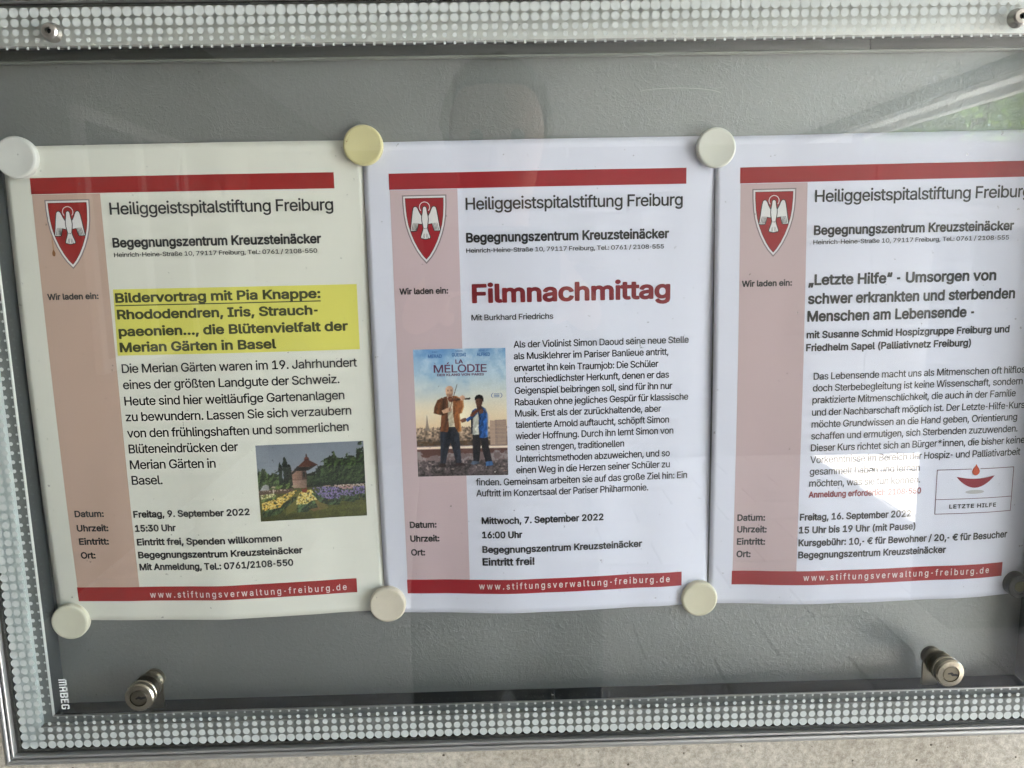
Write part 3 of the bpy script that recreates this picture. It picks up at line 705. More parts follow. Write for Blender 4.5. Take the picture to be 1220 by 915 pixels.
["J",0.779,[[162,-17,223,-14,266,2,305,33,331,77,340,115,342,146,342,496,335,510,266,511,256,502,256,133,249,102,238,83,223,70,198,61,173,60,148,67,125,83,114,102,104,177,35,181,25,177,22,171,27,96,37,65,53,40,98,2,129,-11]],[[131,-29,198,-35,235,-29,266,-17,298,2,318,21,347,71,359,140,359,502,354,516,341,526,260,528,248,521,240,508,239,140,235,114,223,92,204,81,185,78,160,81,144,90,133,102,126,121,124,177,116,190,104,197,29,198,12,190,5,177,8,102,29,44,48,19,73,-3,98,-18]]],
["K",0.917,[[55,-10,124,-11,133,-4,134,159,193,223,361,-10,443,-11,449,-7,452,2,448,9,254,284,446,490,451,502,447,509,362,511,349,507,137,274,133,284,133,502,129,509,118,511,62,511,49,504,48,2]],[[42,-23,55,-28,124,-28,146,-16,151,2,151,152,193,194,349,-23,362,-28,443,-28,464,-16,469,-4,465,15,278,277,278,284,464,484,469,502,459,521,443,528,355,528,343,524,155,323,151,334,151,502,147,515,137,525,124,528,55,528,37,517,31,496,31,2,32,-10]]],
["L",0.772,[[55,-10,355,-11,365,-4,366,59,355,67,143,67,133,71,133,496,130,507,124,511,62,511,48,502,48,2]],[[42,-23,62,-28,355,-28,374,-21,383,-4,383,59,379,71,368,81,155,85,151,90,151,502,143,520,124,528,49,527,37,517,31,502,31,2,32,-10]]],
["M",1.235,[[55,-10,118,-11,130,-4,130,354,131,340,137,338,271,-4,280,-11,337,-11,346,-4,480,342,485,327,485,-4,499,-11,555,-11,568,-5,569,496,564,509,468,511,457,502,312,115,305,122,160,502,149,511,53,509,48,496,48,2]],[[42,-23,55,-28,124,-28,137,-23,146,-10,149,255,255,-10,268,-25,337,-28,349,-25,359,-16,462,242,467,227,469,-10,478,-23,493,-28,562,-28,580,-18,587,2,587,496,585,509,577,521,562,528,468,528,455,525,444,515,312,171,305,177,173,515,162,526,149,528,55,528,40,521,31,502,31,2,32,-10]]],
["N",1.029,[[55,-10,124,-11,133,-4,132,359,137,368,374,-9,455,-11,466,-4,466,496,462,509,393,511,381,502,380,129,143,506,137,511,62,511,49,504,48,2]],[[42,-23,55,-28,124,-28,140,-23,150,-10,151,290,155,301,362,-21,380,-28,455,-28,468,-26,479,-16,484,2,484,496,482,509,474,522,455,528,387,528,373,521,365,509,362,194,153,521,137,528,62,528,49,527,37,517,31,496,31,2,32,-10]]],
["O",1.048,[[240,-17,292,-16,336,-7,380,13,415,40,447,77,471,121,486,165,494,215,495,271,488,327,472,377,448,421,417,458,380,487,336,507,286,517,236,516,186,506,142,485,111,461,80,426,55,382,39,340,30,283,30,221,37,171,53,121,77,77,111,39,148,11,192,-8],[242,64,211,72,186,85,161,106,140,133,126,165,116,202,114,283,130,346,147,377,167,401,192,419,217,430,248,436,280,436,311,429,342,413,367,391,386,365,400,333,409,296,410,215,403,177,391,146,373,117,355,97,330,79,305,69,273,63]],[[206,-29,248,-35,305,-32,355,-18,398,4,436,36,467,75,492,125,505,171,513,233,511,296,498,356,480,402,452,446,411,486,367,513,317,530,261,535,211,530,167,517,123,493,83,458,55,421,33,377,19,327,11,265,14,202,25,146,46,96,74,52,111,16,155,-12],[236,83,211,91,186,106,166,127,150,152,133,208,132,283,148,345,180,388,223,414,248,419,280,418,311,410,336,396,356,377,373,352,392,290,392,215,375,152,342,109,317,93,292,84]]],
["P",0.874,[[55,-10,124,-11,133,-4,136,171,255,173,305,182,355,210,391,252,404,284,411,315,412,352,407,390,396,421,380,447,357,471,330,490,287,505,243,511,62,511,49,504,48,2],[137,249,133,252,137,433,255,431,287,421,305,407,322,377,328,340,321,302,301,271,280,258,249,250]],[[42,-23,55,-28,124,-28,146,-16,151,2,153,152,255,155,312,166,366,196,404,240,418,271,428,309,430,352,425,390,412,427,394,459,370,484,343,503,299,520,243,528,55,528,35,515,31,496,31,2,32,-10],[155,267,151,271,153,415,249,415,274,408,293,395,306,371,310,334,302,302,288,284,274,275,249,268]]],
["Q",1.048,[[390,-57,461,-58,471,-51,468,-38,412,37,441,68,461,99,488,174,494,218,494,281,488,324,476,368,454,412,430,445,398,474,361,497,317,512,273,517,223,515,186,506,142,485,105,455,73,417,49,368,33,312,29,249,34,187,47,137,64,99,89,62,117,33,148,11,192,-8,242,-17,292,-16,348,-4],[230,67,198,78,173,94,150,118,135,143,122,174,115,212,116,293,134,356,149,381,173,406,223,432,255,437,286,435,317,427,344,412,367,391,387,362,401,331,409,293,409,206,393,149,379,124,361,104,311,167,236,166,230,156,233,149,294,68,267,63]],[[377,-69,392,-75,461,-75,478,-69,487,-57,485,-32,437,37,481,99,496,137,507,181,513,231,512,281,497,362,475,412,449,449,417,481,373,510,330,527,280,535,230,533,180,522,132,499,92,467,57,424,32,374,17,318,11,256,16,187,28,137,44,99,72,56,101,24,136,-2,180,-22,236,-34,286,-34,342,-25],[223,86,179,112,161,134,145,162,131,224,134,299,154,356,186,394,230,415,286,417,317,407,340,393,361,371,377,343,393,281,390,199,379,162,361,133,330,174,317,183,242,185,223,179,215,168,213,149,258,87,255,81]]],
["R",0.883,[[55,-10,124,-11,133,-4,133,177,137,183,143,183,237,183,343,-10,418,-11,431,-4,428,9,326,196,368,228,392,259,407,296,413,340,410,384,395,427,374,459,337,488,299,503,255,510,62,511,49,504,48,2],[137,262,133,265,137,433,262,431,289,421,312,403,324,377,328,340,322,309,305,284,286,271,255,263]],[[42,-23,55,-28,124,-28,146,-16,151,-4,151,159,155,166,225,165,330,-23,343,-28,424,-28,444,-16,449,-4,445,15,349,190,391,227,417,271,430,327,428,384,417,421,401,452,380,477,349,501,299,521,243,528,55,528,35,515,31,496,31,2,32,-10],[155,279,151,284,153,415,255,414,280,406,299,391,308,371,311,340,306,315,293,296,274,285,249,280]]],
["S",0.878,[[195,-19,278,-14,315,-3,344,13,371,34,390,58,404,88,411,119,411,156,403,188,389,213,365,238,309,270,165,316,140,332,127,350,125,381,140,410,171,431,209,439,253,437,290,421,311,400,321,369,328,361,396,361,403,365,404,388,395,419,365,464,315,499,253,516,178,514,140,503,109,488,84,468,63,444,47,413,41,381,41,350,48,319,62,294,86,269,146,235,290,189,312,175,325,156,326,119,309,90,278,70,234,60,184,63,146,79,125,100,108,144,40,145,28,138,29,113,38,81,53,55,72,31,96,12,128,-4]],[[159,-31,209,-37,253,-36,296,-28,334,-13,365,6,392,31,413,63,426,100,430,144,424,181,410,213,384,245,353,268,321,284,173,331,153,344,144,356,143,381,159,404,184,417,221,422,259,417,284,404,298,388,307,356,321,345,396,343,418,356,422,375,418,406,406,438,390,463,366,488,340,506,278,530,234,535,190,533,153,526,115,511,84,491,55,463,36,431,26,400,23,356,30,319,45,288,71,258,134,221,278,176,296,165,309,150,308,119,290,97,259,82,221,77,184,81,153,96,138,113,126,150,115,160,34,162,15,152,9,138,14,100,25,69,43,38,65,14,93,-6]]],
["T",0.882,[[186,-10,252,-11,263,-4,265,432,415,434,421,446,420,502,415,510,34,511,21,502,20,446,27,434,177,431,178,2]],[[172,-23,190,-28,259,-28,271,-21,279,-10,281,409,284,415,409,415,427,422,438,440,438,502,434,515,421,526,27,528,12,521,4,509,3,440,15,421,34,415,159,415,161,2,163,-10]]],
["U",1.017,[[230,-18,299,-15,362,5,412,42,446,94,457,132,460,169,460,501,455,509,387,511,375,501,375,169,365,126,349,100,324,79,293,66,255,62,212,67,180,82,154,107,138,138,133,176,131,507,124,511,62,511,49,504,48,169,58,107,85,57,123,19,174,-7]],[[195,-31,237,-36,280,-35,318,-30,355,-17,389,1,418,24,441,51,459,82,473,126,478,169,478,501,474,514,462,526,380,528,361,513,357,501,355,151,343,121,324,100,299,86,262,79,224,82,193,95,168,118,155,144,151,176,151,501,147,513,137,525,118,528,55,528,43,523,34,513,31,501,31,169,40,107,62,59,95,19,141,-12]]],
["V",0.943,[[197,-10,275,-11,283,-4,465,496,461,509,387,511,377,502,237,92,94,503,81,511,19,511,6,504,188,2]],[[183,-23,200,-28,275,-28,290,-23,300,-10,482,490,482,509,469,525,387,528,375,525,364,515,237,151,107,515,94,526,81,528,12,528,-8,515,-11,490,174,-10]]],
["W",1.349,[[148,-10,225,-11,237,-4,337,370,437,-4,450,-11,519,-11,531,-4,668,496,664,509,594,511,582,502,487,130,481,128,384,502,375,511,294,508,194,131,187,127,92,502,81,511,10,509,6,496,140,2]],[[135,-23,150,-28,225,-28,237,-26,250,-16,337,297,424,-16,437,-27,450,-28,525,-28,544,-17,685,490,685,509,677,521,662,528,594,528,581,526,569,515,487,204,481,200,400,509,387,525,375,528,300,528,287,525,277,515,194,204,187,202,105,515,94,525,81,528,12,528,-3,521,-11,509,-11,490,124,-4]]],
["X",0.932,[[13,-10,95,-10,233,191,370,-10,445,-11,458,-5,455,9,284,259,445,490,449,502,445,509,361,509,233,322,109,509,33,511,20,506,20,493,182,259,10,9,7,-4]],[[0,-23,14,-28,89,-28,108,-22,233,157,358,-23,377,-28,452,-28,470,-18,476,-4,472,15,306,259,462,484,467,502,458,521,439,528,364,528,352,524,233,357,120,522,102,528,27,528,8,519,0,502,5,484,161,259,-6,15,-10,-4]]],
["Y",0.928,[[197,-10,262,-11,274,-4,275,202,456,493,458,502,450,511,368,509,231,287,96,509,19,511,6,504,9,490,188,202,189,2]],[[183,-23,200,-28,262,-28,275,-26,287,-15,292,2,292,196,471,484,475,507,462,524,450,528,375,528,356,522,231,323,106,523,94,528,12,528,-8,515,-12,496,-7,484,171,196,172,-4]]],
["Z",0.862,[[37,-10,392,-11,403,-4,403,59,398,65,148,67,139,71,398,446,401,496,396,509,42,511,30,504,29,446,36,434,286,433,290,427,32,52,30,2]],[[23,-23,42,-28,392,-28,405,-26,416,-16,421,-4,421,59,417,71,405,82,180,85,175,90,415,440,418,502,414,515,405,524,386,528,42,528,30,527,15,515,11,502,11,440,17,427,30,417,257,415,16,59,13,-4]]],
["a",0.765,[[138,-18,176,-19,207,-12,235,0,257,18,263,-6,270,-11,332,-11,342,0,342,250,336,294,323,325,304,350,276,370,245,382,176,388,139,382,107,372,59,338,29,288,39,275,101,259,123,288,139,300,164,311,195,314,232,306,255,282,260,250,251,239,139,221,89,208,51,185,26,150,19,119,20,88,25,63,38,38,57,15,78,0,107,-12],[157,56,126,64,106,82,101,107,112,132,151,150,257,167,258,119,239,83,201,60]],[[109,-31,145,-37,182,-35,214,-29,245,-14,270,-28,332,-28,345,-25,357,-12,359,244,354,294,343,325,322,357,295,379,264,394,226,403,189,406,145,402,107,391,76,375,47,350,28,325,13,294,14,275,26,262,95,241,114,245,139,278,170,294,195,297,220,292,232,284,240,269,242,257,239,253,132,238,76,222,39,198,13,163,4,138,1,107,4,75,14,44,30,19,51,-3,76,-19],[151,74,123,88,119,107,126,121,164,135,241,144,238,113,220,89,189,75]]],
["b",0.834,[[206,-18,254,-17,292,-6,329,18,360,54,382,101,393,151,394,207,384,263,367,305,342,340,310,366,273,382,229,389,185,384,154,371,123,344,120,507,110,511,48,510,41,501,42,-4,54,-11,117,-9,123,29,160,-4],[185,62,154,83,132,119,122,169,125,226,137,263,161,294,192,310,235,311,273,293,299,257,311,207,308,144,292,101,263,69,229,58]],[[179,-31,235,-36,285,-27,329,-4,366,32,394,82,408,132,412,194,404,257,389,301,367,337,335,369,304,389,267,402,217,406,179,401,142,385,140,501,135,516,117,528,48,528,31,519,23,501,24,-6,30,-18,48,-28,117,-28,135,-13,142,-13],[204,75,174,88,154,113,141,157,140,207,148,244,166,276,192,292,223,295,254,286,279,257,291,219,293,169,284,126,265,94,242,78]]],
["c",0.778,[[184,-18,249,-14,300,7,342,46,357,69,368,101,361,111,299,126,289,119,274,88,255,70,230,60,199,57,174,61,155,70,136,86,122,107,107,157,109,219,126,269,155,300,192,313,240,307,268,288,289,251,299,246,361,263,366,269,349,313,317,350,274,376,224,388,186,388,149,381,117,368,86,346,62,319,44,288,30,251,24,213,23,169,29,126,41,88,61,52,86,24,117,2,149,-11]],[[153,-31,192,-36,230,-35,267,-27,299,-14,329,7,354,32,373,63,385,94,382,113,374,124,305,143,282,138,255,93,236,80,217,75,192,75,167,82,149,99,136,119,124,169,126,219,142,262,167,287,199,296,236,290,261,269,277,238,292,229,367,246,382,263,384,276,373,307,342,351,299,384,249,402,211,406,167,403,130,393,96,376,66,351,41,319,24,285,11,244,6,201,7,151,16,107,30,69,55,32,80,6,117,-18]]],
["d",0.834,[[173,-18,211,-18,242,-11,273,7,292,26,298,-6,305,-11,367,-11,375,-6,376,501,367,511,305,511,297,507,292,345,265,369,230,385,192,389,149,383,111,368,80,344,55,313,37,276,26,232,23,176,30,119,45,76,69,38,99,10,136,-10],[167,63,136,86,114,126,106,176,111,232,129,276,154,301,186,312,224,311,257,294,283,257,295,201,290,138,274,96,247,69,211,57]],[[144,-31,180,-36,224,-34,255,-25,280,-10,299,-27,367,-28,380,-24,391,-12,394,501,391,513,377,526,305,528,285,519,277,501,277,388,274,385,242,400,211,406,167,405,130,396,99,381,67,356,43,326,24,289,10,244,5,188,9,132,23,82,43,44,74,8,105,-15],[192,75,161,86,139,113,125,157,124,207,132,244,151,276,174,291,211,295,242,283,264,257,275,219,277,169,269,126,250,94,224,78]]],
["e",0.794,[[187,-18,249,-15,305,5,349,44,370,88,361,100,299,115,275,82,260,69,230,58,199,57,155,69,136,84,120,107,108,144,111,155,361,155,375,163,370,251,358,288,341,319,317,347,286,369,255,381,217,388,180,388,142,379,111,365,84,344,61,318,41,282,31,251,23,207,23,163,30,119,43,82,62,51,86,24,117,2,149,-11],[111,228,108,232,116,257,137,288,165,307,199,313,230,310,258,294,278,269,290,232,286,228]],[[155,-31,230,-36,267,-29,299,-18,330,1,355,24,373,51,386,82,385,101,374,114,303,132,311,137,374,139,392,157,391,232,372,301,349,338,317,369,280,391,242,402,205,406,167,404,130,394,96,376,66,351,42,321,25,288,11,244,5,194,7,151,15,107,30,69,54,32,80,6,117,-18],[192,75,167,83,149,96,133,119,130,137,280,138,297,132,280,123,263,94,249,83,224,75],[136,246,132,251,135,257,155,281,174,291,199,296,224,293,242,285,257,269,267,251,261,246]]],
["f",0.499,[[75,-10,140,-11,150,-4,151,309,228,311,235,321,234,378,221,384,153,384,151,421,157,440,171,452,231,452,249,509,246,520,234,525,171,531,140,525,115,513,90,491,75,465,65,384,9,384,-4,377,-2,315,9,310,67,309,68,2]],[[62,-23,78,-28,140,-28,157,-23,166,-10,168,290,234,295,246,304,253,321,252,377,246,391,228,401,171,401,168,421,178,436,228,432,248,446,267,515,259,532,240,542,209,548,171,549,140,543,109,529,83,509,61,477,52,446,49,402,-4,399,-20,384,-22,321,-16,304,3,293,50,290,51,2,53,-10]]],
["g",0.836,[[179,-158,242,-156,300,-139,342,-108,369,-64,377,-8,377,373,367,384,305,383,297,373,297,355,292,346,261,372,230,385,180,388,137,380,105,364,74,337,54,311,36,273,23,211,27,136,47,80,80,36,130,5,186,-6,242,1,272,17,292,36,295,30,295,-14,290,-39,274,-63,249,-77,205,-85,161,-79,136,-65,108,-33,99,-29,39,-64,42,-77,54,-95,87,-127,130,-148],[174,72,139,92,117,124,106,173,110,230,124,268,150,298,186,312,224,311,260,292,285,255,296,205,292,148,275,105,249,80,211,69]],[[145,-170,224,-176,261,-171,299,-159,349,-127,370,-102,383,-77,394,-14,395,373,391,386,379,398,305,401,292,397,280,382,249,398,217,405,180,406,142,400,105,384,72,361,45,330,24,292,11,248,5,198,7,148,17,105,33,67,55,36,83,11,115,-8,111,-13,86,-15,33,-45,23,-58,23,-77,42,-109,74,-139,105,-157],[180,-65,161,-60,142,-47,112,-14,117,-10,155,-20,192,-24,236,-19,274,-3,277,-8,270,-39,255,-55,224,-66],[174,91,145,111,130,141,123,186,128,230,140,261,161,284,186,294,224,293,254,273,271,242,278,198,274,148,262,117,242,97,211,87]]],
["h",0.806,[[47,-10,110,-11,122,-4,126,252,137,277,154,296,179,309,204,312,233,309,254,297,267,283,277,259,281,-4,292,-11,354,-11,361,-4,362,246,357,284,347,315,332,340,310,362,279,379,248,387,210,388,179,382,153,371,123,350,122,502,110,511,48,510,41,502,41,2]],[[34,-23,48,-28,110,-28,123,-26,135,-16,140,2,143,246,150,265,167,284,204,295,223,293,242,285,254,271,260,252,262,2,267,-15,285,-28,354,-28,373,-18,379,-4,379,252,372,296,361,327,345,352,323,375,273,400,242,406,204,405,142,386,140,502,131,521,117,528,42,527,29,517,23,502,23,2,25,-10]]],
["i",0.328,[[48,-10,112,-11,122,-4,123,371,118,382,112,384,49,384,41,371,41,2],[64,450,81,447,101,450,118,460,131,477,135,494,133,512,122,531,106,543,87,548,62,544,43,531,34,519,30,500,32,481,44,462]],[[34,-23,49,-28,118,-28,131,-21,140,-4,140,371,134,390,118,401,43,400,31,392,24,377,23,2,25,-10],[65,431,93,428,118,439,138,456,151,481,152,506,144,531,124,552,99,564,74,565,47,556,25,537,14,512,13,487,22,462,39,444]]],
["j",0.328,[[-14,-150,37,-148,74,-134,102,-107,119,-69,123,-32,123,368,119,381,112,384,49,383,41,375,40,-38,36,-57,25,-69,-13,-75,-20,-82,-21,-138],[74,447,93,448,112,455,128,472,134,491,133,510,124,528,112,540,93,547,74,548,55,541,40,528,31,510,30,491,37,472,55,454]],[[-27,-163,-13,-169,24,-168,74,-154,112,-123,135,-75,140,-32,140,375,131,393,118,401,80,404,43,400,32,393,24,381,23,-38,18,-52,-20,-59,-36,-75,-38,-144],[54,435,80,429,110,435,130,448,147,472,152,497,148,522,130,547,112,560,87,566,55,561,34,547,18,525,12,497,17,472,30,451]]],
["k",0.748,[[47,-10,110,-11,122,-4,124,134,148,156,285,-10,367,-11,376,-4,373,9,215,209,215,215,362,365,364,377,354,384,273,381,123,232,123,496,118,509,110,511,48,510,41,502,41,2]],[[34,-23,48,-28,110,-28,123,-26,135,-16,140,2,140,121,148,132,273,-24,285,-28,373,-28,385,-21,394,-4,390,15,237,209,374,352,382,371,379,386,367,398,354,401,267,398,142,274,140,502,131,521,117,528,42,527,29,517,23,502,23,2,25,-10]]],
["l",0.372,[[120,-12,167,-11,184,-6,188,0,173,62,135,63,127,69,124,81,123,500,120,506,110,511,48,510,41,500,42,63,51,31,67,10,92,-6]],[[93,-25,135,-31,185,-25,202,-12,206,6,191,69,173,81,141,81,140,506,133,519,117,528,48,528,30,519,23,500,24,69,30,38,47,6,67,-12]]],
["m",1.199,[[47,-10,110,-11,122,-4,125,259,133,277,148,297,173,310,198,314,217,311,235,302,248,290,257,271,260,-6,267,-11,329,-11,340,-4,343,265,351,284,367,300,385,310,410,314,435,310,454,301,466,290,474,271,477,-4,485,-11,554,-8,558,2,558,265,550,309,534,340,498,373,473,384,442,390,404,389,373,380,348,366,317,336,310,336,280,371,242,388,210,390,179,385,148,370,123,349,117,381,48,383,41,371,41,2]],[[34,-23,48,-28,117,-28,129,-23,138,-10,142,252,149,271,160,284,179,294,198,296,223,290,235,277,240,265,243,-10,252,-23,267,-28,329,-28,348,-22,358,-4,360,259,367,275,379,288,410,296,442,288,453,277,457,265,461,-10,470,-23,485,-28,548,-28,565,-23,574,-10,576,2,575,265,566,315,546,352,529,371,503,390,473,402,442,408,404,406,373,399,342,383,317,363,279,392,235,407,185,405,135,386,126,396,110,401,48,401,35,396,25,384,23,371,23,2,25,-10]]],
["n",0.805,[[47,-10,110,-11,122,-4,126,252,137,277,154,296,179,309,204,312,233,309,254,297,267,283,277,259,281,-4,292,-11,354,-11,360,-5,360,271,341,327,304,366,260,385,204,388,160,375,123,347,120,377,111,384,54,384,42,377,41,2]],[[34,-23,48,-28,110,-28,123,-26,135,-16,140,2,143,246,150,265,167,284,204,295,223,293,242,285,254,271,260,252,262,2,267,-15,279,-26,292,-28,354,-28,374,-16,380,2,376,277,357,334,339,359,317,379,273,400,229,406,185,402,142,385,110,401,48,401,29,390,23,371,23,2,25,-10]]],
["o",0.816,[[184,-18,224,-18,261,-11,292,3,324,25,346,51,365,82,378,119,384,157,385,207,379,244,367,282,349,316,324,344,292,367,261,381,224,388,186,388,149,381,117,368,86,346,62,319,44,288,30,251,24,213,23,169,29,126,41,88,61,52,86,24,117,2,149,-11],[199,57,161,66,130,94,111,138,106,194,115,244,136,283,167,307,211,313,249,303,280,273,297,232,303,176,294,126,274,88,242,64]],[[153,-31,192,-36,236,-34,275,-24,311,-6,342,19,367,51,386,88,397,126,403,169,401,219,392,263,374,307,349,344,321,369,286,390,249,402,205,406,167,403,130,393,96,376,66,351,41,319,24,285,11,244,6,201,7,151,16,107,30,69,55,32,80,6,117,-18],[192,75,161,87,139,113,126,151,124,201,133,244,153,276,180,292,211,295,242,286,267,260,282,219,285,169,275,126,256,94,230,78]]],
["p",0.834,[[47,-150,110,-151,122,-144,123,26,154,0,185,-14,223,-19,260,-16,292,-6,323,13,348,37,372,75,387,118,394,162,393,212,386,256,373,293,354,325,329,352,298,373,254,387,198,387,160,374,123,342,121,375,117,382,54,384,42,377,41,-138],[185,62,154,83,133,118,122,168,126,231,142,272,167,299,198,312,235,311,273,293,299,256,311,206,307,143,291,100,261,68,223,57]],[[34,-163,48,-169,110,-169,123,-166,135,-157,140,-144,142,-13,173,-29,204,-35,242,-36,279,-29,310,-16,342,6,365,31,385,63,402,106,410,150,411,206,404,256,389,300,367,337,336,368,304,389,267,402,223,406,179,401,142,383,123,398,110,401,48,401,27,387,23,368,23,-138,25,-150],[210,75,179,84,155,112,142,150,140,200,148,243,165,275,192,292,223,295,254,286,276,262,290,225,294,175,286,131,270,100,242,78]]],
["q",0.834,[[302,-150,367,-151,376,-144,376,375,367,384,305,383,297,375,292,345,266,368,230,385,186,389,142,382,111,368,80,344,59,318,39,281,28,243,23,200,25,150,33,106,52,62,75,31,105,6,142,-12,186,-19,230,-15,263,0,292,26,294,-138],[174,61,141,81,117,118,106,168,109,225,124,268,149,297,180,311,224,311,258,293,284,256,295,206,291,143,276,100,249,70,217,58]],[[288,-163,305,-169,367,-169,386,-160,394,-144,393,381,385,393,367,401,299,400,288,393,280,381,255,395,224,404,186,406,149,401,111,388,80,368,51,337,28,300,13,256,6,212,6,162,13,112,29,68,49,36,76,6,111,-18,149,-32,199,-36,236,-31,274,-14,277,-19,277,-144],[199,75,167,82,143,106,128,143,123,193,130,237,149,273,174,291,205,296,236,288,261,262,274,225,278,181,272,137,255,100,230,80]]],
["r",0.509,[[47,-10,110,-11,122,-4,123,234,127,259,142,284,167,302,192,308,246,309,250,315,250,377,242,388,204,389,173,384,146,371,123,352,120,377,110,384,54,384,42,377,41,2]],[[34,-23,48,-28,110,-28,123,-26,135,-16,140,2,143,252,154,272,179,288,204,292,242,288,260,298,268,315,268,377,265,390,254,401,242,406,192,406,160,398,135,386,117,400,48,401,35,396,25,384,23,2,25,-10]]],
["s",0.717,[[156,-18,219,-16,275,4,315,38,329,63,335,88,336,119,329,144,319,164,300,184,256,208,150,236,131,246,121,257,118,276,126,294,150,310,175,315,206,314,225,307,262,262,325,276,329,288,322,307,294,350,256,375,212,387,150,386,94,367,55,332,37,288,36,257,41,232,54,207,73,188,121,163,225,136,242,126,250,113,252,94,240,76,219,62,187,56,156,58,131,67,114,82,100,112,94,116,28,101,25,88,32,63,62,20,103,-6]],[[124,-31,200,-36,237,-30,269,-19,300,-1,322,19,339,44,349,69,354,107,350,138,337,168,319,191,275,219,156,253,144,258,135,269,137,280,145,288,181,298,206,296,219,290,244,252,256,245,325,257,342,269,347,282,343,301,316,351,281,382,237,400,200,406,162,405,100,389,75,375,50,354,31,327,21,301,17,269,23,232,37,201,56,179,100,152,212,122,234,107,233,94,219,81,175,73,137,83,127,94,117,119,100,132,31,121,12,110,6,94,10,76,22,44,37,21,75,-11]]],
["t",0.447,[[147,-14,196,-13,215,-8,220,-2,205,61,165,60,146,64,138,73,135,92,135,305,140,310,203,311,209,315,211,373,203,384,136,386,135,461,128,473,65,474,54,467,53,386,-2,380,-4,317,3,311,46,310,53,306,53,86,62,42,78,18,96,3,121,-9]],[[119,-27,153,-32,196,-30,221,-24,236,-8,237,11,221,69,203,81,159,78,152,92,152,292,203,293,221,302,229,317,229,373,221,392,209,400,153,404,152,467,140,486,128,491,59,491,46,486,37,473,34,403,-4,399,-19,386,-22,317,-16,304,-4,295,35,292,36,80,46,36,73,-2,96,-18]]],
["u",0.806,[[161,-15,198,-15,229,-8,260,9,279,26,282,-3,292,-11,354,-11,362,-3,362,372,354,383,292,384,282,379,277,122,267,97,248,76,223,64,198,60,167,65,148,76,135,91,125,116,121,379,110,384,54,384,43,379,41,129,48,79,65,41,92,11,123,-6]],[[132,-28,198,-33,229,-26,267,-11,285,-27,354,-28,375,-15,380,4,380,372,377,385,365,397,354,401,285,401,265,385,260,129,254,110,239,91,223,82,198,78,179,80,160,89,148,104,142,122,137,385,126,397,110,401,48,401,35,396,26,385,23,135,30,79,45,41,67,10,98,-14]]],
["v",0.765,[[156,-10,220,-11,233,-4,374,365,375,377,370,383,301,384,290,377,195,110,188,109,93,377,82,384,20,384,7,377,8,365,149,-4]],[[142,-23,157,-28,226,-28,246,-16,392,365,391,384,381,396,370,401,301,401,288,399,277,390,195,166,188,164,106,390,95,399,82,401,13,401,-6,390,-10,365,133,-10]]],
["w",1.115,[[131,-10,193,-11,206,-4,275,241,281,248,352,-4,362,-11,425,-11,431,-6,544,365,543,380,537,384,475,384,462,377,393,128,387,130,321,377,312,384,243,383,236,371,168,121,95,377,81,384,25,384,12,377,125,-3]],[[118,-23,131,-28,200,-28,218,-17,275,173,281,180,339,-16,350,-26,362,-28,425,-28,443,-19,563,365,563,377,556,392,537,401,475,401,462,400,450,391,393,198,387,201,334,390,312,401,237,399,221,384,168,193,108,390,87,401,18,401,6,396,-4,384,-5,365,109,-10]]],
["x",0.744,[[16,-10,92,-11,98,-7,185,129,278,-10,348,-11,360,-6,359,9,235,190,354,365,354,379,348,384,273,383,185,255,104,382,29,384,18,377,20,365,138,190,13,9,10,-4]],[[3,-23,23,-28,92,-28,104,-25,185,93,267,-24,279,-28,354,-28,373,-19,380,-4,376,15,256,190,370,359,374,377,362,396,342,401,273,401,261,396,185,290,123,387,110,399,23,401,6,390,0,377,3,359,117,190,-4,15,-8,-4]]],
["y",0.765,[[70,-153,107,-153,145,-142,174,-121,197,-90,374,366,376,373,370,383,301,384,291,379,195,110,188,109,92,379,82,384,20,384,8,379,8,366,148,-3,129,-53,113,-71,95,-77,57,-74,51,-79,36,-140,45,-147]],[[43,-165,95,-171,138,-163,179,-140,210,-103,228,-65,393,366,391,385,379,397,363,401,301,401,278,391,195,166,188,164,105,391,88,401,13,401,1,396,-9,385,-8,360,129,-3,115,-40,101,-58,57,-56,45,-61,35,-71,18,-140,26,-156]]],
["z",0.748,[[37,-10,331,-11,343,-4,343,58,337,65,156,66,147,71,337,321,338,371,331,383,50,384,37,378,36,315,43,307,218,306,227,302,33,52,30,2]],[[24,-23,43,-28,331,-28,343,-26,356,-17,361,-4,361,59,350,78,331,84,187,84,183,90,353,315,355,377,343,396,325,401,50,401,37,400,24,390,19,377,19,315,31,294,50,289,181,289,190,284,16,59,13,-4]]],
["Ä",0.943,[[12,-10,81,-11,94,-4,137,121,144,129,331,127,381,-8,456,-11,465,-4,282,502,275,510,200,511,187,503,6,5,6,-4],[169,208,231,398,237,400,302,209],[155,562,175,562,191,569,206,582,214,600,215,619,209,638,194,654,175,662,156,662,137,654,125,643,116,625,114,606,120,587,137,570],[296,562,317,562,333,569,347,581,356,600,357,619,350,638,337,652,319,661,300,662,281,656,267,644,257,625,256,606,262,587,275,572]],[[-1,-23,19,-28,87,-28,101,-23,110,-10,150,104,156,111,319,110,362,-10,371,-23,387,-28,456,-28,472,-23,481,-11,481,12,299,509,287,524,275,528,194,528,174,515,-11,9,-11,-10],[194,226,231,340,237,342,277,227,269,224],[137,550,162,544,187,548,212,562,226,581,235,606,233,625,219,654,194,674,169,680,139,675,119,662,102,638,97,612,101,587,112,569],[278,550,306,544,331,548,353,562,367,581,374,606,372,631,358,656,337,673,312,680,287,677,262,664,246,644,238,619,242,587,256,566]]],
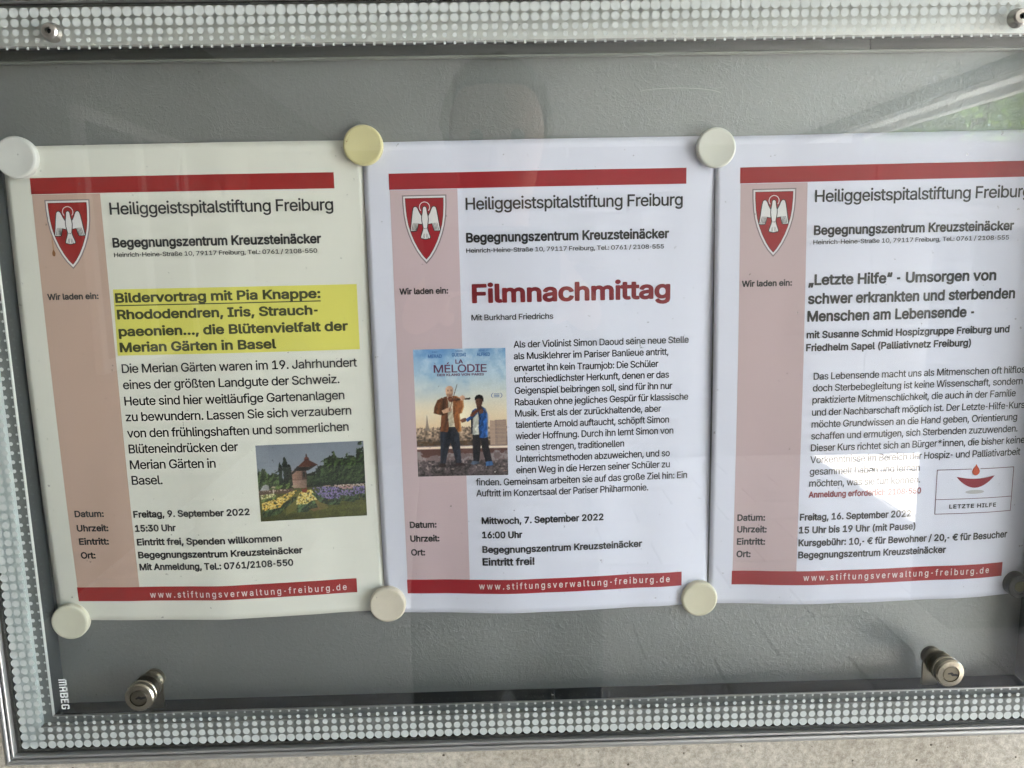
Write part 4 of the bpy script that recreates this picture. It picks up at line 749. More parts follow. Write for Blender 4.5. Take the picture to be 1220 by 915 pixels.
["É",0.823,[[55,-10,368,-11,379,-4,379,59,374,66,143,67,133,71,137,213,349,214,355,216,360,227,360,284,355,290,137,292,133,427,143,433,368,433,377,446,377,502,372,509,62,511,49,504,48,2],[181,550,244,550,310,650,311,662,299,668,230,667,177,562]],[[42,-23,62,-28,368,-28,386,-23,395,-10,397,59,393,71,380,82,155,85,151,90,151,190,155,196,349,196,367,202,376,215,378,284,373,296,362,307,155,310,151,315,154,415,368,416,383,421,393,434,394,502,385,521,368,528,268,528,262,532,329,640,328,659,312,674,230,675,212,665,161,559,162,530,55,528,40,521,32,509,31,2,32,-10]]],
["ß",0.868,[[242,-17,280,-17,318,-11,349,1,370,15,388,33,401,58,407,90,406,121,399,146,380,175,305,239,293,258,294,283,324,329,336,365,335,415,321,452,295,483,262,504,218,516,168,516,124,502,93,480,68,447,54,408,48,358,49,-4,62,-11,118,-11,130,-4,133,383,139,408,153,427,174,438,199,440,224,434,243,422,251,408,256,390,250,352,218,308,210,290,208,258,213,233,238,196,312,133,325,108,318,80,305,70,287,63,230,63,187,83,174,77,152,27,152,15,187,-5]],[[208,-29,255,-35,299,-33,337,-24,368,-9,393,12,412,40,422,71,425,108,417,146,399,179,374,206,318,251,309,265,311,277,345,333,353,365,353,415,338,458,312,492,274,517,230,532,180,535,130,524,87,498,58,465,39,421,31,358,31,2,37,-17,55,-28,124,-28,137,-23,149,-7],[149,63,150,383,156,402,168,416,187,422,205,422,231,408,238,377,233,358,205,321,194,296,190,265,195,233,206,208,224,185,300,121,307,108,306,96,293,83,255,78,230,81,193,100,180,101,162,90]]],
["ä",0.765,[[138,-18,176,-19,207,-12,235,0,257,18,263,-6,270,-11,332,-11,342,0,342,250,336,294,323,325,304,350,276,370,245,382,176,388,139,382,107,372,59,338,29,288,39,275,101,259,123,288,139,300,164,311,195,314,232,306,255,282,260,250,251,239,139,221,89,208,51,185,26,150,19,119,20,88,25,63,38,38,57,15,78,0,107,-12],[157,56,126,64,106,82,101,107,112,132,151,150,257,167,258,119,239,83,201,60],[105,435,126,435,142,442,156,454,165,473,166,492,159,510,145,526,126,534,107,535,89,528,76,517,66,498,65,479,71,460,89,442],[246,435,264,435,282,441,297,454,306,473,307,492,300,510,289,524,270,534,251,535,232,529,217,517,207,498,206,479,212,460,226,444]],[[109,-31,145,-37,182,-35,214,-29,245,-14,270,-28,332,-28,345,-25,357,-12,359,244,354,294,343,325,322,357,295,379,264,394,239,402,189,406,145,402,107,391,76,375,47,350,28,325,13,294,14,275,26,262,95,241,114,245,139,278,170,294,195,297,220,292,232,284,240,269,242,257,239,253,132,238,76,222,39,198,13,163,4,138,1,107,4,75,14,44,30,19,51,-3,76,-19],[151,74,123,88,119,107,126,121,164,135,241,144,238,113,220,89,189,75],[87,423,114,417,145,423,168,442,189,478,199,448,220,427,251,417,282,422,307,439,320,460,325,485,320,510,307,530,289,545,270,552,245,552,226,546,207,532,195,514,189,492,172,523,151,543,120,553,89,548,59,523,47,485,58,448]]],
["é",0.794,[[187,-18,249,-15,305,5,349,44,370,88,361,100,299,115,275,82,260,69,230,58,199,57,155,69,136,84,120,107,108,144,111,155,361,155,375,163,370,251,358,288,341,319,317,347,286,369,255,381,217,388,180,388,142,379,111,365,84,344,61,318,41,282,31,251,23,207,23,163,30,119,43,82,62,51,86,24,117,2,149,-11],[111,228,108,232,116,257,137,288,165,307,199,313,230,310,258,294,278,269,290,232,286,228],[167,413,230,413,297,513,297,526,286,531,224,531,211,526,164,426]],[[155,-31,230,-36,267,-29,299,-18,330,1,355,24,373,51,386,82,385,101,374,114,303,132,311,137,367,138,383,144,393,163,393,201,383,269,354,332,308,376,249,402,248,407,316,513,311,537,292,548,217,548,199,538,147,432,145,419,153,401,105,382,66,351,34,307,13,251,6,207,6,157,14,113,30,69,54,32,80,6,117,-18],[192,75,167,83,149,96,133,119,130,137,280,138,297,132,280,123,263,94,249,83,224,75],[136,246,132,251,135,257,155,281,174,291,199,296,224,293,242,285,257,269,267,251,261,246]]],
["ö",0.816,[[184,-18,224,-18,261,-11,292,3,324,25,346,51,365,82,378,119,384,157,385,207,379,244,367,282,349,316,324,344,292,367,261,381,224,388,186,388,149,381,117,368,86,346,62,319,44,288,30,251,24,213,23,169,29,126,41,88,61,52,86,24,117,2,149,-11],[199,57,161,66,130,94,111,138,106,194,115,244,136,283,167,307,211,313,249,303,280,273,297,232,303,176,294,126,274,88,242,64],[121,436,142,435,160,442,174,454,183,473,183,492,177,511,166,523,149,533,130,535,111,530,94,517,84,498,83,479,88,461,105,443],[262,436,280,435,299,440,315,454,324,473,325,492,318,511,305,525,286,534,267,535,249,528,235,517,225,498,224,479,230,461,242,446]],[[153,-31,192,-36,236,-34,275,-24,311,-6,342,19,367,51,386,88,397,126,403,169,401,219,392,263,374,307,353,338,324,367,289,388,249,402,205,406,167,403,130,393,96,376,66,351,41,319,24,285,11,244,6,201,7,151,16,107,30,69,55,32,80,6,117,-18],[192,75,161,87,139,113,126,151,124,201,133,244,153,276,180,292,211,295,242,286,267,260,282,219,285,169,275,126,256,94,230,78],[129,417,155,420,180,435,194,454,203,479,201,498,185,529,161,547,136,553,111,549,86,534,70,511,65,486,69,461,80,442,104,423],[270,417,292,419,317,432,336,454,342,479,340,504,326,529,305,546,280,553,255,550,230,536,214,517,206,492,208,467,221,442,242,425]]],
["ü",0.806,[[161,-15,198,-15,229,-8,260,9,279,26,282,-3,292,-11,354,-11,362,-3,362,372,354,383,292,384,282,379,277,122,267,97,248,76,223,64,198,60,167,65,148,76,135,91,125,116,121,379,110,384,54,384,43,379,41,129,48,79,65,41,92,11,123,-6],[110,439,129,434,148,437,167,449,177,464,181,482,179,501,167,520,154,530,135,535,117,533,98,523,85,507,80,489,82,470,93,451],[251,439,273,434,292,438,310,451,318,464,323,482,320,501,309,520,292,532,273,535,254,532,236,520,227,507,221,489,223,470,234,451]],[[132,-28,198,-33,229,-26,267,-11,285,-27,354,-28,375,-15,380,4,380,372,377,385,365,397,354,401,285,401,265,385,260,129,254,110,239,91,223,82,198,78,179,80,160,89,148,104,142,122,137,385,123,399,110,401,48,401,35,396,26,385,23,135,30,79,45,41,67,10,98,-14],[110,420,142,418,167,427,186,445,198,473,204,477,213,451,235,427,260,418,292,419,316,432,331,451,340,476,336,507,326,526,310,541,292,550,267,553,242,546,223,532,210,514,204,492,198,497,185,526,163,545,135,553,104,548,85,536,72,520,63,482,66,464,75,445,92,429]]],
["–",0.687,[[-4,175,346,174,354,181,354,243,340,251,-4,251,-11,237,-10,181]],[[-17,162,2,156,346,156,361,162,370,175,372,243,365,259,346,269,-4,269,-18,262,-28,243,-28,181]]],
["“",0.59,[[46,303,122,302,129,309,159,497,153,510,103,511,92,503,40,315],[168,303,241,302,250,309,280,497,278,506,272,511,222,511,213,503,161,315]],[[33,290,47,285,122,284,147,299,159,287,172,284,241,284,259,292,268,309,298,497,291,519,278,527,266,528,222,528,203,520,197,509,166,397,163,409,177,497,172,515,153,528,97,528,84,522,76,509,24,322,24,303]]],
["„",0.564,[[33,-127,84,-128,94,-121,146,66,140,80,65,81,56,73,27,-115],[155,-127,203,-128,215,-121,267,66,265,76,259,81,190,81,178,73,148,-115]],[[20,-140,34,-146,84,-146,103,-139,110,-127,140,-20,143,-34,130,-115,135,-134,146,-143,159,-146,209,-146,222,-140,231,-127,283,60,285,73,278,89,265,97,253,98,184,98,159,86,146,96,134,98,65,98,49,91,39,73,9,-115,11,-127]]],
["…",1.156,[[86,-14,110,-14,129,-5,144,11,151,29,152,48,146,67,129,86,110,95,85,95,66,88,51,73,42,54,41,29,49,11,66,-7],[278,-14,298,-15,317,-8,335,9,344,29,343,54,334,73,316,89,298,96,273,94,256,86,240,67,233,48,234,29,242,11,260,-7],[471,-14,491,-15,510,-8,529,10,537,29,536,54,527,73,510,89,491,95,466,94,449,86,433,67,426,48,427,29,435,10,454,-8]],[[67,-27,91,-33,123,-28,148,-12,164,11,170,36,165,67,149,92,129,106,104,113,73,110,48,95,30,73,23,48,27,17,41,-8],[260,-27,285,-33,316,-28,341,-11,356,11,362,36,358,67,341,92,316,109,285,114,260,108,235,90,220,67,216,36,222,11,235,-9],[453,-27,479,-33,510,-27,531,-14,549,11,555,36,551,67,534,92,510,108,479,114,454,108,429,91,413,67,409,36,415,11,429,-10]]],
["€",0.911,[[262,-17,312,-16,356,-6,397,15,425,40,394,104,381,102,337,74,306,65,269,64,231,75,208,90,190,108,163,158,162,165,294,165,302,171,326,227,323,233,312,237,156,237,150,240,150,252,156,263,337,264,345,271,368,321,368,327,356,334,169,334,163,340,167,352,194,396,213,415,237,428,287,437,337,425,394,392,400,396,426,452,419,468,377,496,337,511,300,517,256,516,219,508,181,491,152,471,127,446,105,415,87,377,75,337,31,334,25,329,5,277,12,264,62,263,66,258,62,237,31,236,25,231,6,180,7,171,19,165,75,163,100,95,119,65,144,36,200,-1]],[[229,-29,294,-35,356,-24,412,4,437,25,443,40,441,52,414,108,400,121,379,121,319,86,269,81,244,88,220,102,202,121,187,146,294,148,312,156,343,221,337,246,358,258,386,321,381,340,362,351,187,352,206,384,244,412,287,419,331,409,381,376,400,375,417,390,443,446,440,471,412,495,369,519,325,532,281,535,231,530,188,515,150,492,120,465,96,433,57,352,25,350,11,340,-12,277,-6,257,13,246,-11,183,-12,171,-6,158,12,148,60,146,90,77,125,30,175,-8]]],
[" ",0.369,[],[]]]''')
GLY = {g[0]: g for g in GL}
_tri = {}
DIL = {'r': 0.022, 'b': 0.057}     # how far the outlines are grown, in cap heights


def glyph(ch, wgt):
    k = (ch, wgt)
    if k not in _tri:
        if not GLY[ch][2]:
            _tri[k] = ([], [])
            return _tri[k]
        loops = [[(c[i] / 500, c[i + 1] / 500) for i in range(0, len(c), 2)] for c in GLY[ch][2 if wgt == 'r' else 3]]
        pts = [p for l in loops for p in l]
        def area(l):
            return sum(l[i - 1][0] * l[i][1] - l[i][0] * l[i - 1][1] for i in range(len(l)))

        def inside(p, l):
            r = False
            for i in range(len(l)):
                (x0, y0), (x1, y1) = l[i - 1], l[i]
                if (y0 > p[1]) != (y1 > p[1]) and p[0] < (x1 - x0) * (p[1] - y0) / (y1 - y0) + x0:
                    r = not r
            return r
        base = []
        k0 = 0
        for l in loops:
            base.append(k0)
            k0 += len(l)
        sgn = 1 if max(loops, key=lambda l: abs(area(l))) and area(max(loops, key=lambda l: abs(area(l)))) > 0 else -1
        tris = []
        for i, l in enumerate(loops):
            if area(l) * sgn < 0:
                continue
            grp = [i] + [j for j, h in enumerate(loops) if area(h) * sgn < 0 and inside(h[0], l)]
            ids = [base[g_] + q for g_ in grp for q in range(len(loops[g_]))]
            for t3 in tessellate_polygon([[Vector((p[0], p[1], 0)) for p in loops[g_]] for g_ in grp]):
                tris.append(tuple(ids[q] for q in t3))
        _tri[k] = (pts, tris)
    return _tri[k]


def set_text(text, wgt, track=0.0):
    """lay a line out with cap height 1; returns points, triangles, min x, max x"""
    P, T, x = [], [], 0.0
    for ch in text:
        p, t = glyph(ch, wgt)
        k = len(P)
        P += [(a * (0.62 if ch == '-' else 1) + x, b) for a, b in p]
        T += [(a + k, b + k, c + k) for a, b, c in t]
        x += GLY[ch][1] * (0.66 if ch == '-' else 1) + track
    xs = [a for a, b in P]
    return P, T, min(xs), max(xs)


# relief of each sheet in mm above the board: (base, bulge, left lift, right lift, phase)
SHEETS=[(0.35,6.0,3.2,1.2,0.3),(0.6,6.4,2.8,1.1,1.9),(0.8,6.2,3.4,1.2,3.1)]
def relief(i,u,v):
    b,a,l,r,ph=SHEETS[i]
    s=min(max(u/210,0),1);t=min(max(v/297,0),1)
    e=math.sin(math.pi*t)**0.8
    h=b+a*math.sin(math.pi*s)**1.1*(0.22+0.78*t**1.5+0.15*math.sin(math.pi*t))
    h+=l*(1-s)**2*e+r*s*s*e
    k=min(1,8*s*(1-s))
    h+=k*(0.7+0.75*math.sin(s*11+ph+1.5*t)*(.3+.7*t)+0.30*math.sin(s*23+ph*2+t*2)*(.35+.65*t)+0.09*math.sin(s*43+ph*3-t*3))
    h+=k*0.25*math.sin(t*9+ph+s*3)
    return h



class Sheet:
    def __init__(self, idx, obj):
        self.i, self.o = idx, obj

    def pt(self, u, v, off):
        return (u * MM, -(relief(self.i, u, v) + off) * MM, -v * MM)

    def lines(self, name, lines, m, off=0.14, parent=None, track=None):
        V, F = [], []
        for text, wgt, u0, u1, v, cap in lines:
            P, T, a, b = set_text(text, wgt, track if track is not None else (-0.055 if wgt == 'r' else -0.012))
            d = DIL[wgt]
            sx = (u1 - u0) / (b - a)
            sy = cap * (1.045 if wgt == 'b' else 1.015) / (1 + 2 * d)
            k = len(V)
            V += [(u0 + (px - a) * sx, v - (py + d) * sy) for px, py in P]
            F += [(q[0] + k, q[1] + k, q[2] + k) for q in T]
        if max(l[5] for l in lines) > 6.8 or max(l[3] - l[2] for l in lines) < 20:
            return self.lay(name, V, F, m, off, parent, 5.0)
        return mesh_obj(name, [self.pt(a, b, off) for a, b in V], F, m, parent or self.o)

    def patch(self, name, c, m, off, nu=60, nv=1, parent=None):
        """printed quad, corners TL TR BR BL in sheet mm"""
        V, F = [], []
        for j in range(nv + 1):
            for i in range(nu + 1):
                s, t = i / nu, j / nv
                u = (c[0][0] * (1 - s) + c[1][0] * s) * (1 - t) + (c[3][0] * (1 - s) + c[2][0] * s) * t
                v = (c[0][1] * (1 - s) + c[1][1] * s) * (1 - t) + (c[3][1] * (1 - s) + c[2][1] * s) * t
                V.append(self.pt(u, v, off))
        for j in range(nv):
            for i in range(nu):
                a = j * (nu + 1) + i
                F.append((a, a + 1, a + nu + 2, a + nu + 1))
        return mesh_obj(name, V, F, m, parent or self.o, smooth=True)

    def rect(self, name, u0, v0, u1, v1, m, off, nu=60, nv=4, parent=None):
        return self.patch(name, [(u0, v0), (u1, v0), (u1, v1), (u0, v1)], m, off, nu, nv, parent)

    def poly(self, name, polys, m, off, parent=None):
        V, F = [], []
        for pl_ in polys:
            T = tessellate_polygon([[Vector((a, b, 0)) for a, b in pl_]])
            k = len(V)
            V += list(pl_)
            F += [(q[0] + k, q[1] + k, q[2] + k) for q in T]
        return self.lay(name, V, F, m, off, parent)

    def lay(self, name, V, F, m, off, parent=None, step=4.0):
        """flat print in sheet coordinates, cut every few mm so that it follows the curl of the sheet"""
        bm = bmesh.new()
        vs = [bm.verts.new((a, b, 0)) for a, b in V]
        for f in F:
            try:
                bm.faces.new([vs[q] for q in f])
            except ValueError:
                pass
        for ax in (0, 1):
            lo, hi = min(v[ax] for v in V), max(v[ax] for v in V)
            n = int((hi - lo) / step)
            for q in range(1, n + 1):
                p = lo + (hi - lo) * q / (n + 1)
                co = (p, 0, 0) if ax == 0 else (0, p, 0)
                no = (1, 0, 0) if ax == 0 else (0, 1, 0)
                bmesh.ops.bisect_plane(bm, geom=bm.verts[:] + bm.edges[:] + bm.faces[:], plane_co=co, plane_no=no)
        for v in bm.verts:
            v.co = Vector(self.pt(v.co.x, v.co.y, off))
        me = bpy.data.meshes.new(name)
        bm.to_mesh(me)
        bm.free()
        me.materials.append(m)
        o = bpy.data.objects.new(name, me)
        C.objects.link(o)
        o.parent = parent or self.o
        return o

    def picture(self, name, c, img, off, m, parent=None):
        """flat printed picture: one coloured cell per print dot"""
        H, W = img.shape[:2]
        V, F = [], []
        for j in range(H + 1):
            t = j / H
            for i in range(W + 1):
                s = i / W
                u = (c[0][0] * (1 - s) + c[1][0] * s) * (1 - t) + (c[3][0] * (1 - s) + c[2][0] * s) * t
                v = (c[0][1] * (1 - s) + c[1][1] * s) * (1 - t) + (c[3][1] * (1 - s) + c[2][1] * s) * t
                V.append(self.pt(u, v, off))
        for j in range(H):
            for i in range(W):
                a = j * (W + 1) + i
                F.append((a, a + 1, a + W + 2, a + W + 1))
        o = mesh_obj(name, V, F, m, parent or self.o)
        at = o.data.color_attributes.new('print', 'FLOAT_COLOR', 'CORNER')
        rgb = np.clip(img.reshape(-1, 3), 0, 1)
        lin = np.where(rgb <= 0.04045, rgb / 12.92, ((rgb + 0.055) / 1.055) ** 2.4)
        col = np.ones((H * W, 4, 4), np.float32)
        col[:, :, :3] = lin[:, None, :]
        at.data.foreach_set('color', col.reshape(-1))
        return o


def print_material(name):
    m = mat(name, (1, 1, 1), rough=0.55, spec=0.4)
    a = m.node_tree.nodes.new('ShaderNodeAttribute')
    a.attribute_name = 'print'
    m.node_tree.links.new(a.outputs['Color'], m.node_tree.nodes['Principled BSDF'].inputs['Base Color'])
    return m


M['photo'] = print_material('printed_photo')


# ---- painters for the two printed pictures (values are the print's own colours)
def vnoise(h, w_, cell, rs):
    gh, gw = int(h / cell) + 3, int(w_ / cell) + 3
    g_ = rs.rand(gh, gw)
    y, x = np.mgrid[0:h, 0:w_] / cell
    yi, xi = y.astype(int), x.astype(int)
    fy, fx = y - yi, x - xi
    fy, fx = fy * fy * (3 - 2 * fy), fx * fx * (3 - 2 * fx)
    return (g_[yi, xi] * (1 - fx) + g_[yi, xi + 1] * fx) * (1 - fy) + (g_[yi + 1, xi] * (1 - fx) + g_[yi + 1, xi + 1] * fx) * fy


def blend(img, mask, col):
    mask = np.clip(mask, 0, 1)[..., None]
    img[:] = img * (1 - mask) + np.array(col) * mask


def inpoly(X, Y, P):
    r = np.zeros(X.shape, bool)
    n = len(P)
    for k in range(n):
        x0, y0 = P[k]; x1, y1 = P[(k + 1) % n]
        if y0 == y1:
            continue
        r ^= ((y0 > Y) != (y1 > Y)) & (X < (x1 - x0) * (Y - y0) / (y1 - y0) + x0)
    return r.astype(float)


SS = 3      # the pictures are painted three times finer and averaged down


def shrink(img):
    H, W = img.shape[:2]
    return img.reshape(H // SS, SS, W // SS, SS, 3).mean((1, 3))


def fbm(h, w_, cell, rs, oct_=4):
    out = np.zeros((h, w_)); amp = 1.0; tot = 0
    for _ in range(oct_):
        out += amp * vnoise(h, w_, max(cell, 1.01), rs)
        tot += amp; amp *= .62; cell /= 2.1
    return out / tot


def garden_picture():
    W, H = 186 * SS, 138 * SS
    rs = np.random.RandomState(5)
    Y, X = np.mgrid[0:H, 0:W].astype(float)
    X = X / W * 1000; Y = Y / H * 740          # picture frame 1000 x 740
    f1 = fbm(H, W, 12 * SS, rs, 5); f2 = fbm(H, W, 5 * SS, rs, 4); f3 = fbm(H, W, 30 * SS, rs, 3)
    fine = vnoise(H, W, 1.3 * SS, rs); pet = vnoise(H, W, 1.9 * SS, rs); pet2 = vnoise(H, W, 2.3 * SS, rs)
    img = np.zeros((H, W, 3))
    img[:] = np.array((.52, .55, .60)) + (Y / 740)[..., None] * np.array((.20, .19, .17)) + (f3 - .5)[..., None] * .05

    def foliage(mask, base, light=1.5):
        # lit from the upper left: brightness follows the slope of the clump noise
        g_ = np.clip((f1 - np.roll(np.roll(f1, 2 * SS, 0), 2 * SS, 1)) * 5.5 + .5, 0, 1)
        k = .42 + light * g_ * (.35 + f2) * .75
        c = np.array(base) * k[..., None] + ((fine - .5) * .055)[..., None] * np.array((1, 1, .6))
        mm = np.clip(mask, 0, 1)[..., None]
        img[:] = img * (1 - mm) + np.clip(c, .02, 1) * mm

    def crown(cx, cy, rx, ry, base, light=1.5, bottom=470):
        d = np.sqrt(((X - cx) / rx) ** 2 + ((np.minimum(Y, cy) - cy) / ry) ** 2) + (f1 - .5) * .75 + (f2 - .5) * .35
        foliage((d < 1) * (Y < bottom), base, light)
    for cx, cy, rx, ry in ((60, 420, 120, 175), (150, 420, 110, 165), (215, 440, 80, 100)):
        crown(cx, cy, rx, ry, (.27, .33, .19))
    for cx, top, hw in ((258, 118, 24), (212, 165, 19), (293, 185, 24)):
        foliage((np.abs(X - cx) + (f2 - .5) * 22 < hw * np.clip((Y - top) / 70, 0, 1) ** .6) * (Y > top) * (Y < 470), (.16, .20, .15), 1.1)
    for cx, cy, rx, ry in ((390, 420, 110, 190), (330, 430, 70, 130)):
        crown(cx, cy, rx, ry, (.22, .26, .16), 1.2)
    for cx, cy, rx, ry, c in ((880, 420, 150, 300, (.24, .30, .16)), (690, 420, 150, 305, (.24, .30, .16)), (600, 420, 100, 230, (.20, .26, .15)), (800, 430, 140, 285, (.23, .30, .15)), (960, 420, 80, 380, (.21, .27, .15)), (520, 440, 90, 190, (.17, .22, .13)), (740, 440, 120, 200, (.19, .25, .14)), (930, 440, 120, 190, (.20, .26, .14))):
        crown(cx, cy, rx, ry, c)
    # deep shade below the crowns
    sh = np.clip((Y - 360) / 80, 0, 1) * (Y < 470) * (X > 470) * (f2 > .35)
    blend(img, sh * .65, (.07, .09, .06))

    # hut: rendered drum, plank walls, broad dark eaves and red tile roof with a finial
    def tone(P, c, shade=0.25, rows=0, a=1.0):
        m_ = inpoly(X, Y, P)
        xs_ = [p[0] for p in P]
        k = 1 - shade * np.clip((X - min(xs_)) / (max(xs_) - min(xs_) + 1e-6), 0, 1) + (fine - .5) * .16
        if rows:
            k = k * (1 - .16 * (np.mod(Y, rows) < rows * .3))
        col = np.array(c) * k[..., None]
        mm = (m_ * a)[..., None]
        img[:] = img * (1 - mm) + col * mm
    tone([(318, 350), (452, 350), (448, 440), (322, 440)], (.74, .60, .53), .3)
    tone([(318, 262), (408, 262), (408, 350), (318, 350)], (.70, .54, .46), .25, 13)
    tone([(408, 235), (452, 255), (452, 350), (408, 350)], (.38, .27, .23), .2, 13)
    tone([(420, 270), (440, 276), (440, 322), (420, 322)], (.12, .09, .08), 0)
    tone([(316, 344), (454, 344), (454, 352), (316, 352)], (.50, .37, .32), .2)
    tone([(452, 200), (548, 216), (470, 262), (360, 262), (240, 358), (232, 348), (330, 262), (372, 216)], (.15, .115, .10), 0)
    tone([(444, 158), (480, 158), (548, 200), (566, 212), (470, 226), (376, 222), (398, 200)], (.47, .27, .21), .35, 9)
    tone([(436, 150), (490, 150), (480, 160), (446, 160)], (.36, .20, .17), .2)
    tone([(446, 132), (478, 132), (486, 150), (440, 150)], (.52, .28, .23), .3)
    tone([(457, 100), (466, 100), (470, 132), (453, 132)], (.34, .20, .17), .2)
    # field: mown lawn with worn tracks
    lawn = (Y > 428 + (f1 - .5) * 24)
    band = np.sin((Y - 430) / 11 + (X - 500) / 240)
    c = np.array((.37, .38, .15)) * (.82 + .55 * (f1 - .3) + .05 * band + (fine - .5) * .30)[..., None]
    c = c * (1 - .18 * np.clip((Y - 640) / 100, 0, 1))[..., None]
    img[lawn] = c[lawn]
    blend(img, inpoly(X, Y, [(345, 480), (400, 470), (330, 640), (230, 700), (250, 600)]) * (.55 + .4 * f2), (.46, .43, .20))
    blend(img, inpoly(X, Y, [(520, 530), (600, 560), (640, 640), (560, 660), (520, 600)]) * (.5 + .3 * f2), (.50, .42, .24))
    blend(img, inpoly(X, Y, [(460, 640), (540, 610), (560, 650), (500, 670)]) * .7, (.50, .36, .24))
    # tent, low walls, far beds
    tone([(10, 440), (40, 392), (66, 378), (96, 392), (100, 440)], (.74, .74, .74), .25)
    blend(img, inpoly(X, Y, [(0, 438), (320, 428), (320, 470), (0, 490)]) * (.6 + f2 * .5), (.38, .27, .25))
    blend(img, inpoly(X, Y, [(0, 440), (320, 430), (320, 446), (0, 456)]) * (pet > .55), (.80, .70, .66))
    foliage(((Y > 380 + (f2 - .5) * 70) * (Y < 432) * (X > 165) * (X < 292)), (.34, .42, .20), 1.7)
    for x_, y_, r_ in ((138, 410, 20), (330, 408, 22)):
        blend(img, (((X - x_) / r_) ** 2 + ((Y - y_) / 9) ** 2 < 1) * 1.0, (.70, .64, .52))
    blend(img, (((X - 135) / 7) ** 2 + ((Y - 450) / 22) ** 2 < 1) * 1.0, (.84, .78, .72))
    blend(img, (Y > 418 + (f2 - .5) * 10) * (Y < 448 + (f1 - .5) * 16) * (X > 600) * (pet > .38), (.66, .55, .48))
    blend(img, (Y > 418) * (Y < 440) * (X > 640) * (pet2 > .62), (.84, .78, .72))

    def bed(P, cols, leafc, thr, hgt):
        low_ = inpoly(X, Y, [(a, b + hgt) for a, b in P])
        foliage(low_ * (f2 > .30), leafc, 1.6)
        m_ = inpoly(X, Y, P) * (f1 > .25)
        foliage(m_, leafc, 1.4)
        for q, cc in enumerate(cols):
            nz = pet if q % 2 == 0 else pet2
            blend(img, m_ * (nz > thr + .05 * q), np.array(cc))
        blend(img, m_ * (fine < .32) * .55, np.array(cols[0]) * .55)
    bed([(20, 560), (120, 535), (205, 500), (300, 458), (352, 448), (335, 480), (290, 520), (215, 575), (190, 610), (20, 640)], ((.78, .56, .16), (.90, .72, .26), (.96, .86, .52)), (.24, .31, .18), .40, 62)
    bed([(15, 480), (160, 470), (150, 500), (20, 525)], ((.72, .66, .38), (.92, .90, .70)), (.30, .36, .20), .45, 25)
    bed([(385, 462), (440, 445), (490, 452), (530, 520), (540, 552), (480, 560), (440, 590), (340, 590), (345, 545)], ((.84, .64, .20), (.93, .79, .36), (.98, .92, .64)), (.24, .32, .20), .38, 78)
    bed([(490, 432), (620, 428), (760, 440), (990, 440), (990, 520), (900, 520), (880, 540), (760, 520), (740, 560), (640, 555), (560, 520)], ((.36, .33, .52), (.50, .44, .66), (.60, .54, .70)), (.22, .29, .19), .52, 58)
    bed([(740, 436), (880, 432), (880, 462), (760, 462)], ((.62, .46, .46), (.78, .62, .60)), (.26, .30, .20), .45, 8)
    blend(img, inpoly(X, Y, [(395, 430), (452, 424), (452, 478), (405, 474)]) * (pet > .4), (.50, .19, .12))
    img += (fine - .5)[..., None] * .03
    return shrink(np.clip(img, 0, 1) * .9)


